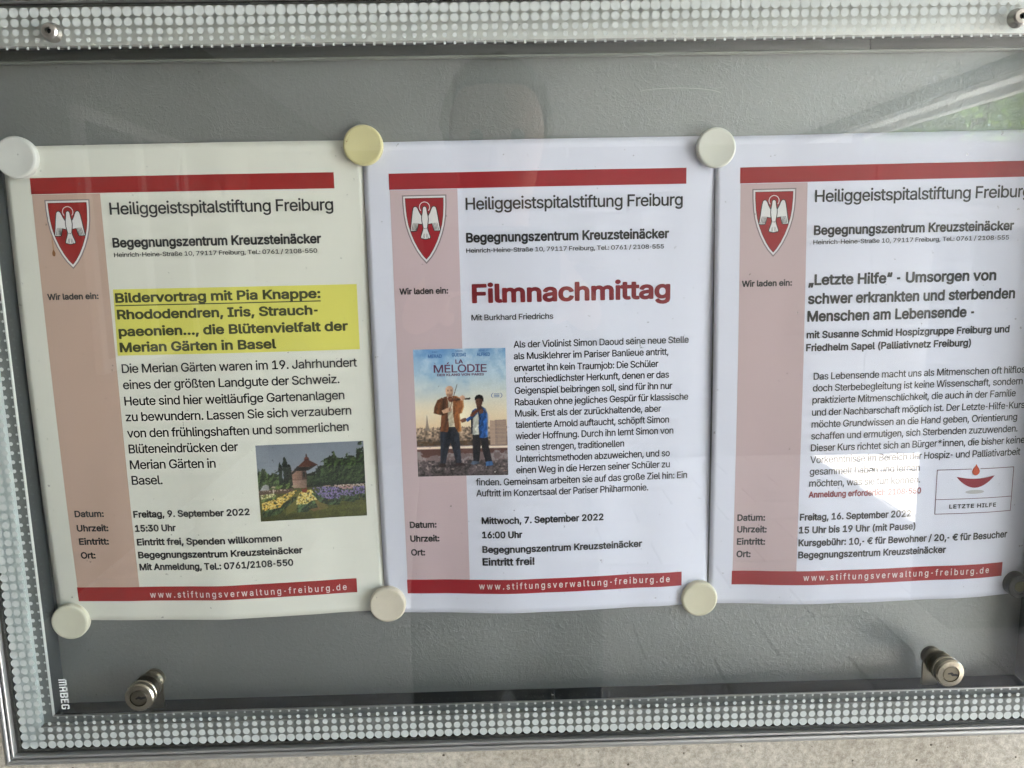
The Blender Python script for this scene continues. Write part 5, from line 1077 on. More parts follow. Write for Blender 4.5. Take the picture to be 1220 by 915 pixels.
def film_picture():
    W, H = 144 * SS, 204 * SS
    rs = np.random.RandomState(9)
    Y, X = np.mgrid[0:H, 0:W].astype(float)
    X = X / W * 570; Y = Y / H * 780
    f1 = fbm(H, W, 9 * SS, rs, 4); f2 = fbm(H, W, 26 * SS, rs, 5); fine = vnoise(H, W, 1.4 * SS, rs); cel = vnoise(H, W, 2.6 * SS, rs)
    img = np.zeros((H, W, 3))
    t = np.clip(Y / 480, 0, 1)[..., None]
    stops = [(0, (.50, .66, .82)), (.3, (.66, .77, .85)), (.55, (.84, .85, .82)), (.8, (.93, .86, .74)), (1.01, (.92, .80, .64))]
    for (a, ca), (b, cb) in zip(stops, stops[1:]):
        k = (t - a) / (b - a)
        img[:] = np.where((t >= a) & (t < b), np.array(ca) * (1 - k) + np.array(cb) * k, img)
    streak = np.roll(f2, 0)
    warp = fbm(H, W, 40 * SS, rs, 4)
    cl = np.clip((.6 * streak + .4 * warp - .47) * 5, 0, 1) * np.clip(1.05 - Y / 500, 0, 1)
    blend(img, cl * .6, (.86, .90, .93))
    blend(img, np.clip((.50 - warp) * 4, 0, 1) * np.clip(1 - Y / 330, 0, 1) * .75, (.36, .56, .78))
    blend(img, np.exp(-(((X - 275) / 85) ** 2 + ((Y - 405) / 75) ** 2)) * .95, (1.0, .96, .84))
    # distant town: rows of roofs that get larger downwards
    for r_ in range(16):
        y0 = 476 + r_ * 8
        wv = 6 + r_ * 1.6
        hgt = (np.sin(X / wv + r_ * 2.1) + np.sin(X / (wv * .37) + r_)) * 3.0
        rowm = (Y > y0 + hgt) * (Y < y0 + 26)
        k = .80 + .34 * np.sin(X / (wv * .5) + r_ * 1.7) * .5 + (cel - .5) * .75
        base = np.array((.80, .68, .58)) * (1 - r_ * .028)
        blend_c = base * np.clip(k, .4, 1.25)[..., None]
        mm = np.clip(rowm * 1.0, 0, 1)[..., None]
        img[:] = img * (1 - mm) + blend_c * mm
    blend(img, (Y > 560 + (f1 - .5) * 30) * (Y < 592) * (cel > .42) * .8, (.30, .21, .13))
    blend(img, inpoly(X, Y, [(68, 400), (71, 400), (76, 455), (86, 494), (52, 494), (63, 455)]) * .9, (.55, .49, .45))
    # slab block at the right with rows of windows
    slab = inpoly(X, Y, [(462, 436), (492, 440), (492, 436), (566, 434), (566, 592), (462, 592)])
    blend(img, slab, (.74, .63, .55))
    blend(img, slab * (X > 492) * (np.mod(X, 8) < 4.6) * (np.mod(Y, 8.5) < 5), (.42, .36, .36))
    blend(img, slab * (X < 488) * (np.mod(Y, 8.5) < 3) * .4, (.48, .40, .38))
    # parapet with lit coping, flaking wall and gravelled roof
    blend(img, (Y > 588) * (Y < 700), (.47, .40, .40))
    blend(img, (Y > 588) * (Y < 694) * (f1 > .56) * .75, (.62, .58, .58))
    blend(img, (Y > 610) * (Y < 640 + (f2 - .5) * 90) * .85, (.36, .22, .19))
    blend(img, (Y > 594) * (Y < 609), (.96, .88, .80))
    blend(img, (Y > 594) * (Y < 609) * (X > 300) * (X < 470) * .5, (1, .95, .85))
    flo = Y >= 682 + (f1 - .5) * 8
    c = np.array((.43, .38, .385)) * (.62 + .95 * (f1 - .18) + (cel - .5) * .55 + (fine - .5) * .3)[..., None] * (1 - .28 * np.clip((Y - 700) / 80, 0, 1))[..., None]
    img[flo] = c[flo]
    blend(img, flo * (cel > .80) * (Y < 740) * .6, (.74, .68, .64))

    def P(col, pts, k0=1.15, k1=.75, ang=0.0, amp=.16, soft=0, rim=0.0):
        """shaded, folded cloth or skin: tone runs across the shape, light from the low sun behind"""
        m_ = inpoly(X, Y, pts)
        xs_ = np.array([p[0] for p in pts]); ys_ = np.array([p[1] for p in pts])
        u = np.clip(((X - xs_.min()) / (np.ptp(xs_) + 1e-6)) * math.cos(ang) + ((Y - ys_.min()) / (np.ptp(ys_) + 1e-6)) * math.sin(ang), 0, 1)
        fold = np.sin((X * .9 + Y * .25) / 5.5 + f1 * 9) * amp * .5 + (f1 - .5) * amp * 2
        k = k0 + (k1 - k0) * u + fold + (fine - .5) * .07
        col_ = np.clip(np.array(col) * k[..., None], 0, 1)
        img[:] = img * (1 - m_[..., None]) + col_ * m_[..., None]
        if rim:
            e = m_ * (1 - np.roll(m_, -int(2.2 * SS * W / (144 * SS)), 1))
            blend(img, e * rim, (.98, .78, .52))
    # soft shadows on the roof
    for cx, cy, rx in ((150, 716, 60), (262, 712, 62), (372, 700, 48), (452, 712, 46)):
        blend(img, np.exp(-(((X - cx) / rx) ** 2 + ((Y - cy) / 10) ** 2)) * .8, (.16, .13, .14))
    # tall musician, rust coloured jacket and dark trousers
    P((.135, .15, .19), [(150, 470), (215, 474), (214, 560), (190, 640), (176, 704), (143, 706), (148, 600)], 1.3, .7, amp=.35)
    P((.135, .15, .19), [(206, 474), (263, 470), (272, 590), (276, 700), (244, 706), (228, 630), (206, 545)], .7, 1.35, amp=.35)
    P((.20, .15, .14), [(142, 700), (174, 700), (176, 716), (168, 724), (134, 722), (132, 714)], 1.2, .7)
    P((.20, .14, .13), [(242, 700), (276, 698), (298, 708), (304, 716), (240, 714)], 1.1, .8)
    P((.74, .69, .60), [(190, 296), (246, 292), (236, 380), (244, 474), (194, 474), (200, 380)], .85, 1.1, amp=.2)
    P((.50, .29, .17), [(176, 292), (200, 284), (206, 330), (200, 400), (206, 474), (196, 506), (150, 500), (158, 420), (164, 380)], 1.0, .72, amp=.3)
    P((.58, .34, .17), [(236, 284), (262, 284), (288, 318), (276, 400), (284, 500), (262, 508), (242, 470), (234, 390)], .78, 1.2, amp=.25, rim=.5)
    P((.42, .25, .15), [(112, 388), (118, 350), (138, 308), (168, 292), (182, 304), (178, 350), (172, 398), (150, 398)], 1.1, .7, amp=.35)
    P((.60, .36, .20), [(262, 286), (300, 306), (304, 350), (290, 390), (268, 396), (256, 360), (272, 330)], .8, 1.15, amp=.3, rim=.5)
    P((.84, .66, .54), [(163, 372), (196, 358), (216, 352), (226, 362), (222, 378), (200, 384), (172, 390)], 1.1, .85, amp=.08)
    P((.70, .52, .42), [(206, 268), (232, 268), (238, 298), (204, 302)], .8, .95, amp=.05)
    head = [(190, 250), (193, 234), (204, 224), (218, 221), (232, 226), (240, 240), (240, 262), (234, 280), (222, 292), (206, 292), (195, 278)]
    P((.88, .70, .58), head, 1.08, .80, amp=.05)
    blend(img, inpoly(X, Y, [(196, 272), (206, 268), (222, 270), (238, 268), (233, 282), (222, 293), (206, 293), (197, 281)]) * .5, (.46, .33, .27))
    for x_ in (207, 226):
        blend(img, (((X - x_) / 5) ** 2 + ((Y - 252) / 2.6) ** 2 < 1) * .75, (.20, .13, .11))
        blend(img, (((X - x_) / 6.5) ** 2 + ((Y - 246) / 1.6) ** 2 < 1) * .5, (.36, .25, .20))
    blend(img, inpoly(X, Y, [(216, 252), (220, 268), (213, 268)]) * .45, (.60, .42, .34))
    blend(img, (((X - 217) / 7) ** 2 + ((Y - 279) / 1.8) ** 2 < 1) * .8, (.40, .20, .17))
    P((.36, .17, .09), [(203, 296), (214, 286), (228, 290), (240, 298), (254, 292), (268, 298), (272, 308), (258, 318), (244, 312), (226, 322), (210, 316)], 1.3, .7, amp=.1)
    P((.12, .08, .07), [(262, 299), (336, 298), (342, 294), (346, 302), (338, 308), (264, 308)], 1.1, .8)
    blend(img, inpoly(X, Y, [(214, 300), (330, 300), (330, 301.5), (214, 303)]) * .6, (.85, .75, .60))
    P((.86, .67, .55), [(278, 290), (294, 280), (308, 286), (312, 302), (300, 314), (284, 312)], 1.05, .8, amp=.08)
    blend(img, inpoly(X, Y, [(263, 214), (266, 215), (213, 374), (210, 373)]), (.28, .19, .15))
    # shorter musician, blue jacket open over a pale shirt
    P((.115, .105, .12), [(352, 515), (402, 518), (400, 600), (390, 690), (352, 692), (350, 600)], 1.2, .8, amp=.35)
    P((.115, .105, .12), [(398, 518), (448, 512), (452, 600), (470, 690), (430, 700), (408, 610)], .8, 1.3, amp=.35)
    P((.30, .36, .44), [(346, 688), (386, 690), (390, 704), (350, 712), (334, 706)], 1.2, .8)
    P((.25, .40, .60), [(430, 694), (470, 690), (478, 716), (430, 722)], 1.1, .8)
    P((.82, .82, .78), [(350, 392), (390, 378), (396, 440), (392, 524), (350, 526), (352, 450)], .85, 1.05, amp=.18)
    P((.10, .12, .18), [(344, 400), (358, 372), (366, 380), (356, 430), (352, 520), (344, 520)], 1, .8)
    P((.15, .34, .62), [(384, 362), (412, 348), (438, 364), (452, 400), (450, 540), (424, 548), (396, 544), (390, 480), (394, 420)], .72, 1.12, amp=.42, rim=.35)
    P((.13, .29, .54), [(352, 378), (372, 364), (392, 366), (384, 392), (364, 404)], 1, .8, amp=.3)
    P((.17, .37, .66), [(402, 392), (430, 372), (446, 392), (436, 430), (408, 424)], .75, 1.1, amp=.4)
    P((.34, .21, .16), [(380, 334), (412, 334), (414, 362), (384, 364)], .9, .8, amp=.05)
    kid = [(375, 316), (378, 300), (390, 290), (406, 288), (418, 298), (422, 318), (416, 340), (402, 352), (388, 350), (379, 338)]
    P((.42, .27, .21), kid, 1.12, .78, amp=.06)
    P((.09, .07, .065), [(371, 314), (371, 298), (382, 284), (402, 278), (420, 286), (427, 304), (424, 326), (419, 308), (404, 302), (388, 304), (377, 308)], 1, .8, amp=.2)
    for x_ in (388, 405):
        blend(img, (((X - x_) / 4) ** 2 + ((Y - 318) / 2.2) ** 2 < 1) * .85, (.10, .06, .05))
    blend(img, (((X - 397) / 6.5) ** 2 + ((Y - 340) / 1.8) ** 2 < 1) * .8, (.25, .11, .10))
    P((.46, .30, .23), [(392, 372), (410, 362), (424, 372), (422, 392), (400, 398)], 1.1, .8, amp=.1)
    P((.50, .33, .25), [(276, 432), (296, 422), (312, 420), (320, 432), (308, 444), (286, 450)], 1.1, .8, amp=.1)
    P((.16, .33, .60), [(312, 428), (340, 410), (372, 388), (386, 396), (360, 420), (322, 446)], 1, .8, amp=.35)
    P((.40, .20, .11), [(340, 402), (360, 384), (376, 372), (392, 364), (402, 356), (410, 364), (396, 380), (378, 394), (358, 412), (344, 412)], 1.2, .75, amp=.1)
    blend(img, inpoly(X, Y, [(404, 346), (441, 392), (438, 395), (400, 350)]), (.26, .18, .15))
    blend(img, inpoly(X, Y, [(484, 755), (490, 755), (490, 762), (484, 762)]) * 1.0, (.95, .93, .90))
    blend(img, inpoly(X, Y, [(540, 750), (562, 750), (562, 754), (540, 754)]) * .7, (.80, .62, .55))
    img += (fine - .5)[..., None] * .03
    return shrink(np.clip(img, 0, 1))


M['yellow'] = mat('yellow_highlighter', (0.68, 0.64, 0.14), rough=0.8, spec=0.2, noise=0.02, nscale=40)
M['ink_olive'] = mat('toner_under_highlighter', (0.045, 0.05, 0.012), rough=0.6)
M['white_print'] = mat('unprinted_lettering', (0.72, 0.62, 0.60), rough=0.8, spec=0.2)
M['shield_grey'] = mat('crest_outline_grey', (0.24, 0.20, 0.21), rough=0.7, spec=0.2)
M['shield_white'] = mat('crest_white', (0.70, 0.68, 0.68), rough=0.7, spec=0.2)
M['logo_red'] = mat('logo_dark_red', (0.26, 0.035, 0.05), rough=0.7, spec=0.2)
M['logo_orange'] = mat('logo_flame_orange', (0.50, 0.095, 0.05), rough=0.7, spec=0.2)
M['logo_line'] = mat('logo_line', (0.17, 0.075, 0.095), rough=0.7, spec=0.2)
M['logo_shade'] = mat('logo_grey_ellipse', (0.47, 0.46, 0.47), rough=0.7, spec=0.2)
M['film_blue'] = mat('film_blue_print', (0.05, 0.15, 0.38), rough=0.7)
M['film_purple'] = mat('film_plum_print', (0.13, 0.035, 0.09), rough=0.7)
M['stain'] = mat('rust_brown_stain', (0.22, 0.085, 0.02), rough=0.6, noise=0.3, nscale=900)
M['stain_pale'] = mat('pale_rust_run', (0.42, 0.24, 0.15), rough=0.6, noise=0.2, nscale=900)

TEXTS = json.loads(r'''[[["organisation_line", "Heiliggeistspitalstiftung Freiburg", "r", 60.5, 192.5, 40.3, 40.8, 7.04],
["centre_name", "Begegnungszentrum Kreuzsteinäcker", "b", 60.4, 184.3, 59.9, 59.9, 5.64],
["address_line", "Heinrich-Heine-Straße 10, 79117 Freiburg, Tel.: 0761 / 2108-550", "r", 60.6, 181.5, 65.3, 65.6, 2.58],
["invitation_text", "Wir laden ein:", "b", 18.3, 49.0, 90.1, 90.2, 3.62],
["title_text", "Bildervortrag mit Pia Knappe:", "b", 58.8, 181.9, 92.6, 92.9, 5.65],
["title_text", "Rhododendren, Iris, Strauch-", "b", 59.0, 179.7, 102.7, 102.9, 5.68],
["title_text", "paeonien…, die Blütenvielfalt der", "b", 58.9, 197.4, 113.0, 113.2, 5.71],
["title_text", "Merian Gärten in Basel", "b", 58.7, 153.5, 122.7, 122.9, 5.74],
["body_text", "Die Merian Gärten waren im 19. Jahrhundert", "r", 58.7, 201.7, 135.3, 135.9, 5.48],
["body_text", "eines der größten Landgute der Schweiz.", "r", 58.5, 190.4, 145.4, 145.8, 5.51],
["body_text", "Heute sind hier weitläufige Gartenanlagen", "r", 58.4, 192.9, 155.5, 156.1, 5.54],
["body_text", "zu bewundern. Lassen Sie sich verzaubern", "r", 58.2, 196.6, 165.5, 165.9, 5.58],
["body_text", "von den frühlingshaften und sommerlichen", "r", 58.2, 194.4, 175.7, 176.3, 5.61],
["body_text", "Blüteneindrücken der", "r", 58.2, 126.1, 185.8, 186.3, 5.65],
["body_text", "Merian Gärten in", "r", 58.0, 111.6, 196.2, 196.1, 5.69],
["body_text", "Basel.", "r", 58.1, 77.3, 206.2, 206.3, 5.74],
["detail_label", "Datum:", "b", 19.6, 38.3, 226.8, 226.8, 4.2],
["detail_label", "Uhrzeit:", "b", 19.9, 40.2, 236.3, 236.3, 4.24],
["detail_label", "Eintritt:", "b", 20.2, 39.5, 245.2, 245.2, 4.27],
["detail_label", "Ort:", "b", 20.3, 29.8, 254.5, 254.5, 4.3],
["detail_text", "Freitag, 9. September 2022", "b", 56.9, 130.1, 227.4, 228.1, 4.34],
["detail_text", "15:30 Uhr", "b", 57.0, 82.9, 236.9, 237.2, 4.39],
["detail_text", "Eintritt frei, Spenden willkommen", "b", 57.3, 148.7, 246.1, 246.3, 4.39],
["detail_text", "Begegnungszentrum Kreuzsteinäcker", "b", 57.2, 161.1, 255.2, 254.5, 4.41],
["detail_text", "Mit Anmeldung, Tel.: 0761/2108-550", "b", 57.2, 154.7, 263.3, 262.6, 4.43],
["web_address", "www.stiftungsverwaltung-freiburg.de", "r", 62.0, 187.2, 282.0, 281.4, 4.89]], [["organisation_line", "Heiliggeistspitalstiftung Freiburg", "r", 60.4, 191.7, 40.5, 40.5, 7.11],
["centre_name", "Begegnungszentrum Kreuzsteinäcker", "b", 60.1, 183.5, 60.1, 59.7, 5.69],
["address_line", "Heinrich-Heine-Straße 10, 79117 Freiburg, Tel.: 0761 / 2108-555", "r", 59.9, 180.4, 66.1, 65.8, 2.61],
["invitation_text", "Wir laden ein:", "b", 18.5, 48.2, 90.1, 90.3, 3.66],
["title_text", "Filmnachmittag", "b", 62.6, 184.5, 96.4, 96.5, 11.2],
["subtitle_text", "Mit Burkhard Friedrichs", "r", 61.9, 112.0, 106.9, 106.9, 3.48],
["body_text", "Als der Violinist Simon Daoud seine neue Stelle", "r", 87.3, 196.3, 124.0, 124.2, 4.15],
["body_text", "als Musiklehrer im Pariser Banlieue antritt,", "r", 87.2, 183.6, 131.3, 131.3, 4.17],
["body_text", "erwartet ihn kein Traumjob: Die Schüler", "r", 87.3, 177.3, 138.5, 138.9, 4.19],
["body_text", "unterschiedlichster Herkunft, denen er das", "r", 87.3, 184.1, 145.5, 145.9, 4.21],
["body_text", "Geigenspiel beibringen soll, sind für ihn nur", "r", 87.4, 186.3, 152.7, 153.0, 4.23],
["body_text", "Rabauken ohne jegliches Gespür für klassische", "r", 87.3, 196.5, 159.7, 160.5, 4.26],
["body_text", "Musik. Erst als der zurückhaltende, aber", "r", 87.3, 179.3, 166.9, 167.5, 4.27],
["body_text", "talentierte Arnold auftaucht, schöpft Simon", "r", 87.3, 184.4, 174.0, 174.8, 4.29],
["body_text", "wieder Hoffnung. Durch ihn lernt Simon von", "r", 87.3, 187.2, 181.1, 182.1, 4.32],
["body_text", "seinen strengen, traditionellen", "r", 87.2, 155.8, 188.4, 189.3, 4.33],
["body_text", "Unterrichtsmethoden abzuweichen, und so", "r", 87.3, 185.1, 195.8, 196.7, 4.36],
["body_text", "einen Weg in die Herzen seiner Schüler zu", "r", 87.2, 185.2, 203.1, 204.0, 4.38],
["body_text", "finden. Gemeinsam arbeiten sie auf das große Ziel hin: Ein", "r", 61.6, 196.5, 210.3, 211.8, 4.39],
["body_text", "Auftritt im Konzertsaal der Pariser Philharmonie.", "r", 61.6, 171.4, 217.8, 218.8, 4.41],
["detail_label", "Datum:", "b", 18.4, 35.6, 238.9, 238.8, 4.17],
["detail_label", "Uhrzeit:", "b", 18.3, 37.1, 248.2, 248.1, 4.2],
["detail_label", "Ort:", "b", 18.4, 27.5, 257.6, 257.5, 4.24],
["detail_text", "Mittwoch, 7. September 2022", "b", 64.5, 142.4, 236.5, 236.7, 4.4],
["detail_text", "16:00 Uhr", "b", 64.5, 90.2, 246.2, 246.0, 4.42],
["detail_text", "Begegnungszentrum Kreuzsteinäcker", "b", 64.4, 167.6, 255.9, 255.9, 4.45],
["detail_text", "Eintritt frei!", "b", 64.3, 97.7, 264.6, 264.3, 4.86],
["web_address", "www.stiftungsverwaltung-freiburg.de", "r", 61.6, 185.8, 280.7, 280.5, 4.8]], [["organisation_line", "Heiliggeistspitalstiftung Freiburg", "r", 60.4, 193.3, 39.8, 40.0, 7.17],
["centre_name", "Begegnungszentrum Kreuzsteinäcker", "b", 60.1, 184.1, 59.4, 59.7, 5.64],
["address_line", "Heinrich-Heine-Straße 10, 79117 Freiburg, Tel.: 0761 / 2108-555", "r", 59.9, 181.3, 64.9, 65.3, 2.63],
["invitation_text", "Wir laden ein:", "b", 16.9, 47.6, 89.7, 89.8, 3.68],
["title_text", "„Letzte Hilfe“ - Umsorgen von", "b", 57.4, 175.0, 89.6, 90.0, 6.44],
["title_text", "schwer erkrankten und sterbenden", "b", 57.4, 187.9, 101.0, 101.6, 6.49],
["title_text", "Menschen am Lebensende -", "b", 57.3, 162.5, 111.9, 112.3, 6.53],
["subtitle_text", "mit Susanne Schmid Hospizgruppe Freiburg und", "b", 57.1, 185.9, 122.2, 122.6, 4.39],
["subtitle_text", "Friedhelm Sapel (Palliativnetz Freiburg)", "b", 57.0, 161.8, 129.9, 130.8, 4.41],
["body_text", "Das Lebensende macht uns als Mitmenschen oft hilflos,", "r", 62.2, 199.9, 147.6, 149.0, 4.37],
["body_text", "doch Sterbebegleitung ist keine Wissenschaft, sondern", "r", 61.9, 197.6, 155.3, 156.1, 4.39],
["body_text", "praktizierte Mitmenschlichkeit, die auch in der Familie", "r", 61.9, 193.5, 162.8, 163.8, 4.41],
["body_text", "und der Nachbarschaft möglich ist. Der Letzte-Hilfe-Kurs", "r", 61.9, 200.4, 170.7, 171.6, 4.43],
["body_text", "möchte Grundwissen an die Hand geben, Orientierung", "r", 61.9, 195.8, 178.1, 179.5, 4.45],
["body_text", "schaffen und ermutigen, sich Sterbenden zuzuwenden.", "r", 61.9, 196.7, 185.9, 186.9, 4.47],
["body_text", "Dieser Kurs richtet sich an Bürger*innen, die bisher keine", "r", 62.0, 202.4, 193.5, 194.7, 4.5],
["body_text", "Vorkenntnisse im Bereich der Hospiz- und Palliativarbeit", "r", 61.9, 199.9, 201.3, 202.4, 4.52],
["body_text", "gesammelt haben und lernen", "r", 61.8, 133.4, 209.2, 209.9, 4.52],
["body_text", "möchten, was sie tun können.", "r", 61.8, 134.1, 216.9, 217.7, 4.54],
["booking_text", "Anmeldung erforderlich 2108-550", "b", 61.7, 135.1, 224.3, 224.9, 4.01],
["detail_label", "Datum:", "b", 17.4, 35.0, 240.1, 239.7, 4.32],
["detail_label", "Uhrzeit:", "b", 17.5, 36.2, 248.1, 247.6, 4.34],
["detail_label", "Eintritt:", "b", 17.5, 35.5, 256.5, 255.9, 4.36],
["detail_label", "Ort:", "b", 17.5, 26.6, 264.9, 264.7, 4.4],
["detail_text", "Freitag, 16. September 2022", "b", 56.7, 129.2, 239.7, 239.9, 4.49],
["detail_text", "15 Uhr bis 19 Uhr (mit Pause)", "b", 56.4, 132.6, 248.2, 248.7, 4.52],
["detail_text", "Kursgebühr: 10,- € für Bewohner / 20,- € für Besucher", "b", 56.4, 195.4, 257.0, 257.2, 4.55],
["detail_text", "Begegnungszentrum Kreuzsteinäcker", "b", 56.5, 153.8, 265.6, 265.1, 4.56],
["web_address", "www.stiftungsverwaltung-freiburg.de", "r", 60.3, 184.1, 280.8, 280.6, 4.86]]]''')


def smooth_half():
    key_ = [(0, 13.35), (6, 13.25), (12.4, 12.8), (18, 11.9), (23, 10.5), (28, 8.6), (33, 6.1), (37, 3.5), (40.9, 0)]
    return key_


def shield_poly(cu, v0, inset):
    pts = [(-a, b) for b, a in reversed(smooth_half())][0:]
    pts = [(a, b) for b, a in smooth_half()] + [(-a, b) for b, a in reversed(smooth_half()[:-1])]
    # pts clockwise from right-top: offset inwards by moving along the averaged normals
    n = len(pts)
    out = []
    for k in range(n):
        p0, p1, p2 = Vector(pts[k - 1]), Vector(pts[k]), Vector(pts[(k + 1) % n])
        d1, d2 = (p1 - p0).normalized(), (p2 - p1).normalized()
        n1, n2 = Vector((-d1.y, d1.x)), Vector((-d2.y, d2.x))
        nn = (n1 + n2)
        nn = nn / max(0.35, nn.dot(n1)) if nn.length > 1e-6 else n1
        q = p1 + nn * inset
        out.append((cu + q.x, v0 + q.y))
    return out


def crest(S, cu, v0, red):
    """printed shield with a white descending dove"""
    cr = S.poly('crest', [shield_poly(cu, v0, 0)], M['shield_grey'], 0.12)
    S.poly('crest_border', [shield_poly(cu, v0, 0.75)], M['shield_white'], 0.15, cr)
    S.poly('crest_rim', [shield_poly(cu, v0, 1.75)], M['ink'], 0.18, cr)
    S.poly('crest_field', [shield_poly(cu, v0, 2.0)], red, 0.21, cr)
    k = .0547

    def T(l, mir=False):
        return [((cu - (x - 326) * k) if mir else (cu + (x - 326) * k), v0 + (y - 73) * k) for x, y in l]
    wing = [(300, 320), (283, 296), (262, 258), (248, 222), (236, 204), (220, 200), (206, 210), (198, 240), (188, 300), (180, 360), (168, 440), (166, 456), (196, 458), (226, 456), (240, 410), (248, 378), (276, 384), (300, 386)]
    body = [(326, 200), (316, 203), (309, 214), (307, 240), (303, 270), (296, 300), (294, 335), (298, 370), (304, 402), (308, 430), (300, 460), (286, 500), (276, 530), (283, 540), (300, 542), (312, 546), (326, 547), (340, 546), (352, 542), (369, 540), (376, 530), (366, 500), (352, 460), (344, 430), (348, 402), (354, 370), (358, 335), (356, 300), (349, 270), (345, 240), (343, 214), (336, 203)]

    def grow(l, g_):
        P = [Vector(p) for p in l]
        cx_ = sum((p for p in P), Vector((0, 0))) / len(P)
        n = len(P); out = []
        area = sum(P[i - 1].x * P[i].y - P[i].x * P[i - 1].y for i in range(n))
        s = 1 if area < 0 else -1
        for i in range(n):
            d = (P[(i + 1) % n] - P[i - 1]).normalized()
            out.append(tuple(P[i] + Vector((-d.y, d.x)) * g_ * s))
        return out
    # halo ring, open behind the body
    ring = []
    for a in range(-218, 39, 12):
        ring.append((a, 58))
    pr = [T([(326 + 60 * math.cos(R(a)), 205 + 60 * math.sin(R(a))) for a in range(-222, 43, 8)] + [(326 + 52 * math.cos(R(a)), 205 + 52 * math.sin(R(a))) for a in range(42, -223, -8)])]
    S.poly('dove_halo', pr, M['shield_white'], 0.235, cr)
    S.poly('dove_outline', [T(grow(wing, 10)), T(grow(wing, 10), True)], M['ink'], 0.245, cr)
    S.poly('dove_wing', [T(wing), T(wing, True)], M['shield_white'], 0.27, cr)
    S.poly('body_outline', [T(grow(body, 10))], M['ink'], 0.285, cr)
    S.poly('dove_body', [T(body)], M['shield_white'], 0.31, cr)
    fe = []
    for x0, y0, x1, y1 in ((196, 375, 180, 452), (210, 375, 196, 452), (224, 375, 210, 452), (238, 376, 223, 450)):
        q = [(x0 - 2.6, y0), (x0 + 2.6, y0), (x1 + 3.6, y1), (x1 - 3.6, y1)]
        fe += [T(q), T(q, True)]
    for x1 in (296, 312, 340, 356):
        q = [(326 + (x1 - 326) * .55 - 1.5, 490), (326 + (x1 - 326) * .55 + 1.5, 490), (x1 + 2.6, 541), (x1 - 2.6, 541)]
        fe.append(T(q))
    fe += [T([(314, 430), (322, 430), (322, 442), (314, 442)]), T([(330, 430), (338, 430), (338, 442), (330, 442)])]
    S.poly('feather_lines', fe, M['ink'], 0.33, cr)
    return cr


def notice(idx, X0, Z0, rot, paper_m, label, red, pink, web_col):
    root = empty('notice', (X0 * MM, 0, Z0 * MM), -rot)
    tag(root, label, 'notice', 'event notices pinned side by side in the case')
    S = Sheet(idx, root)
    # the sheet itself, with a thickness of its own
    NU, NV = 60, 84
    wd = 211.2 if idx < 2 else 210
    V, F = [], []
    for side in (0, -0.11):
        for j in range(NV + 1):
            for i in range(NU + 1):
                V.append(S.pt(wd * i / NU, 297 * j / NV, side))
    n = (NU + 1) * (NV + 1)
    for j in range(NV):
        for i in range(NU):
            a = j * (NU + 1) + i
            F.append((a, a + 1, a + NU + 2, a + NU + 1))
            F.append((n + a, n + a + NU + 1, n + a + NU + 2, n + a + 1))
    ring = [i for i in range(NU + 1)] + [j * (NU + 1) + NU for j in range(1, NV + 1)] + [NV * (NU + 1) + i for i in range(NU - 1, -1, -1)] + [j * (NU + 1) for j in range(NV - 1, 0, -1)]
    for k in range(len(ring)):
        a, b = ring[k], ring[(k + 1) % len(ring)]
        F.append((a, n + a, n + b, b))
    mesh_obj('paper_sheet', V, F, paper_m, root, smooth=True)
    S.rect('side_column', 15.3, 28.0, 55.7, 274.2, pink, 0.06, 16, 60)
    S.rect('header_bar', 15.0, 18.3, 193.8, 27.7, red, 0.09, 64, 3)
    fb = S.rect('footer_bar', 14.9, 274.1, 193.8, 283.7, red, 0.09, 64, 3)
    crest(S, 35.75, 31.1, red)
    groups = {}
    for nm, text, wgt, u0, u1, va, vb, cap in TEXTS[idx]:
        groups.setdefault(nm, []).append((text, wgt, u0, u1, (va + vb) / 2, cap))
    for nm, ls in groups.items():
        if nm == 'web_address':
            t_, w_, u0, u1, v, cap = ls[0]
            S.lines(nm, [(t_, w_, u0, u1, v, 4.25)], web_col, 0.15, fb, track=0.34)
        else:
            m = M['ink']
            if idx == 1 and nm == 'title_text':
                m = M['title_red']
            if nm == 'booking_text':
                m = M['booking_red']
            if idx == 0 and nm == 'title_text':
                m = M['ink_olive']
            S.lines(nm, ls, m, 0.15)
    return root, S


M['title_red'] = mat('dark_red_toner', (0.19, 0.006, 0.012), rough=0.6)
M['booking_red'] = mat('small_red_toner', (0.24, 0.04, 0.05), rough=0.6)
red1 = mat('brick_red_print', (0.30, 0.014, 0.013), rough=0.6, spec=0.4, noise=0.04, nscale=60)
red2 = mat('crimson_print', (0.31, 0.010, 0.018), rough=0.6, spec=0.4, noise=0.04, nscale=60)
red3 = mat('crimson_print_right', (0.29, 0.010, 0.014), rough=0.6, spec=0.4, noise=0.04, nscale=60)
pink1 = mat('tan_pink_print', (0.51, 0.365, 0.30), rough=0.8, spec=0.2, noise=0.03, nscale=25)
pink2 = mat('rose_pink_print', (0.56, 0.435, 0.455), rough=0.8, spec=0.2, noise=0.02, nscale=25)
pink3 = mat('rose_pink_print_right', (0.53, 0.41, 0.415), rough=0.8, spec=0.2, noise=0.02, nscale=25)

n1_, S1 = notice(0, -317.7, 148.6, math.radians(0.185), M['paper_cream'],
                 'cream notice at the left with yellow highlighted title and a garden photo', red1, pink1, M['white_print'])
n2_, S2 = notice(1, -106.2, 147.7, math.radians(0.207), M['paper_white'],
                 'white notice in the middle headed Filmnachmittag in red with a film picture', red2, pink2, M['white_print'])
n3_, S3 = notice(2, 104.9, 147.8, math.radians(0.381), M['paper_white'],
                 'white notice at the right about Letzte Hilfe with small red bowl emblem', red3, pink3, M['white_print'])

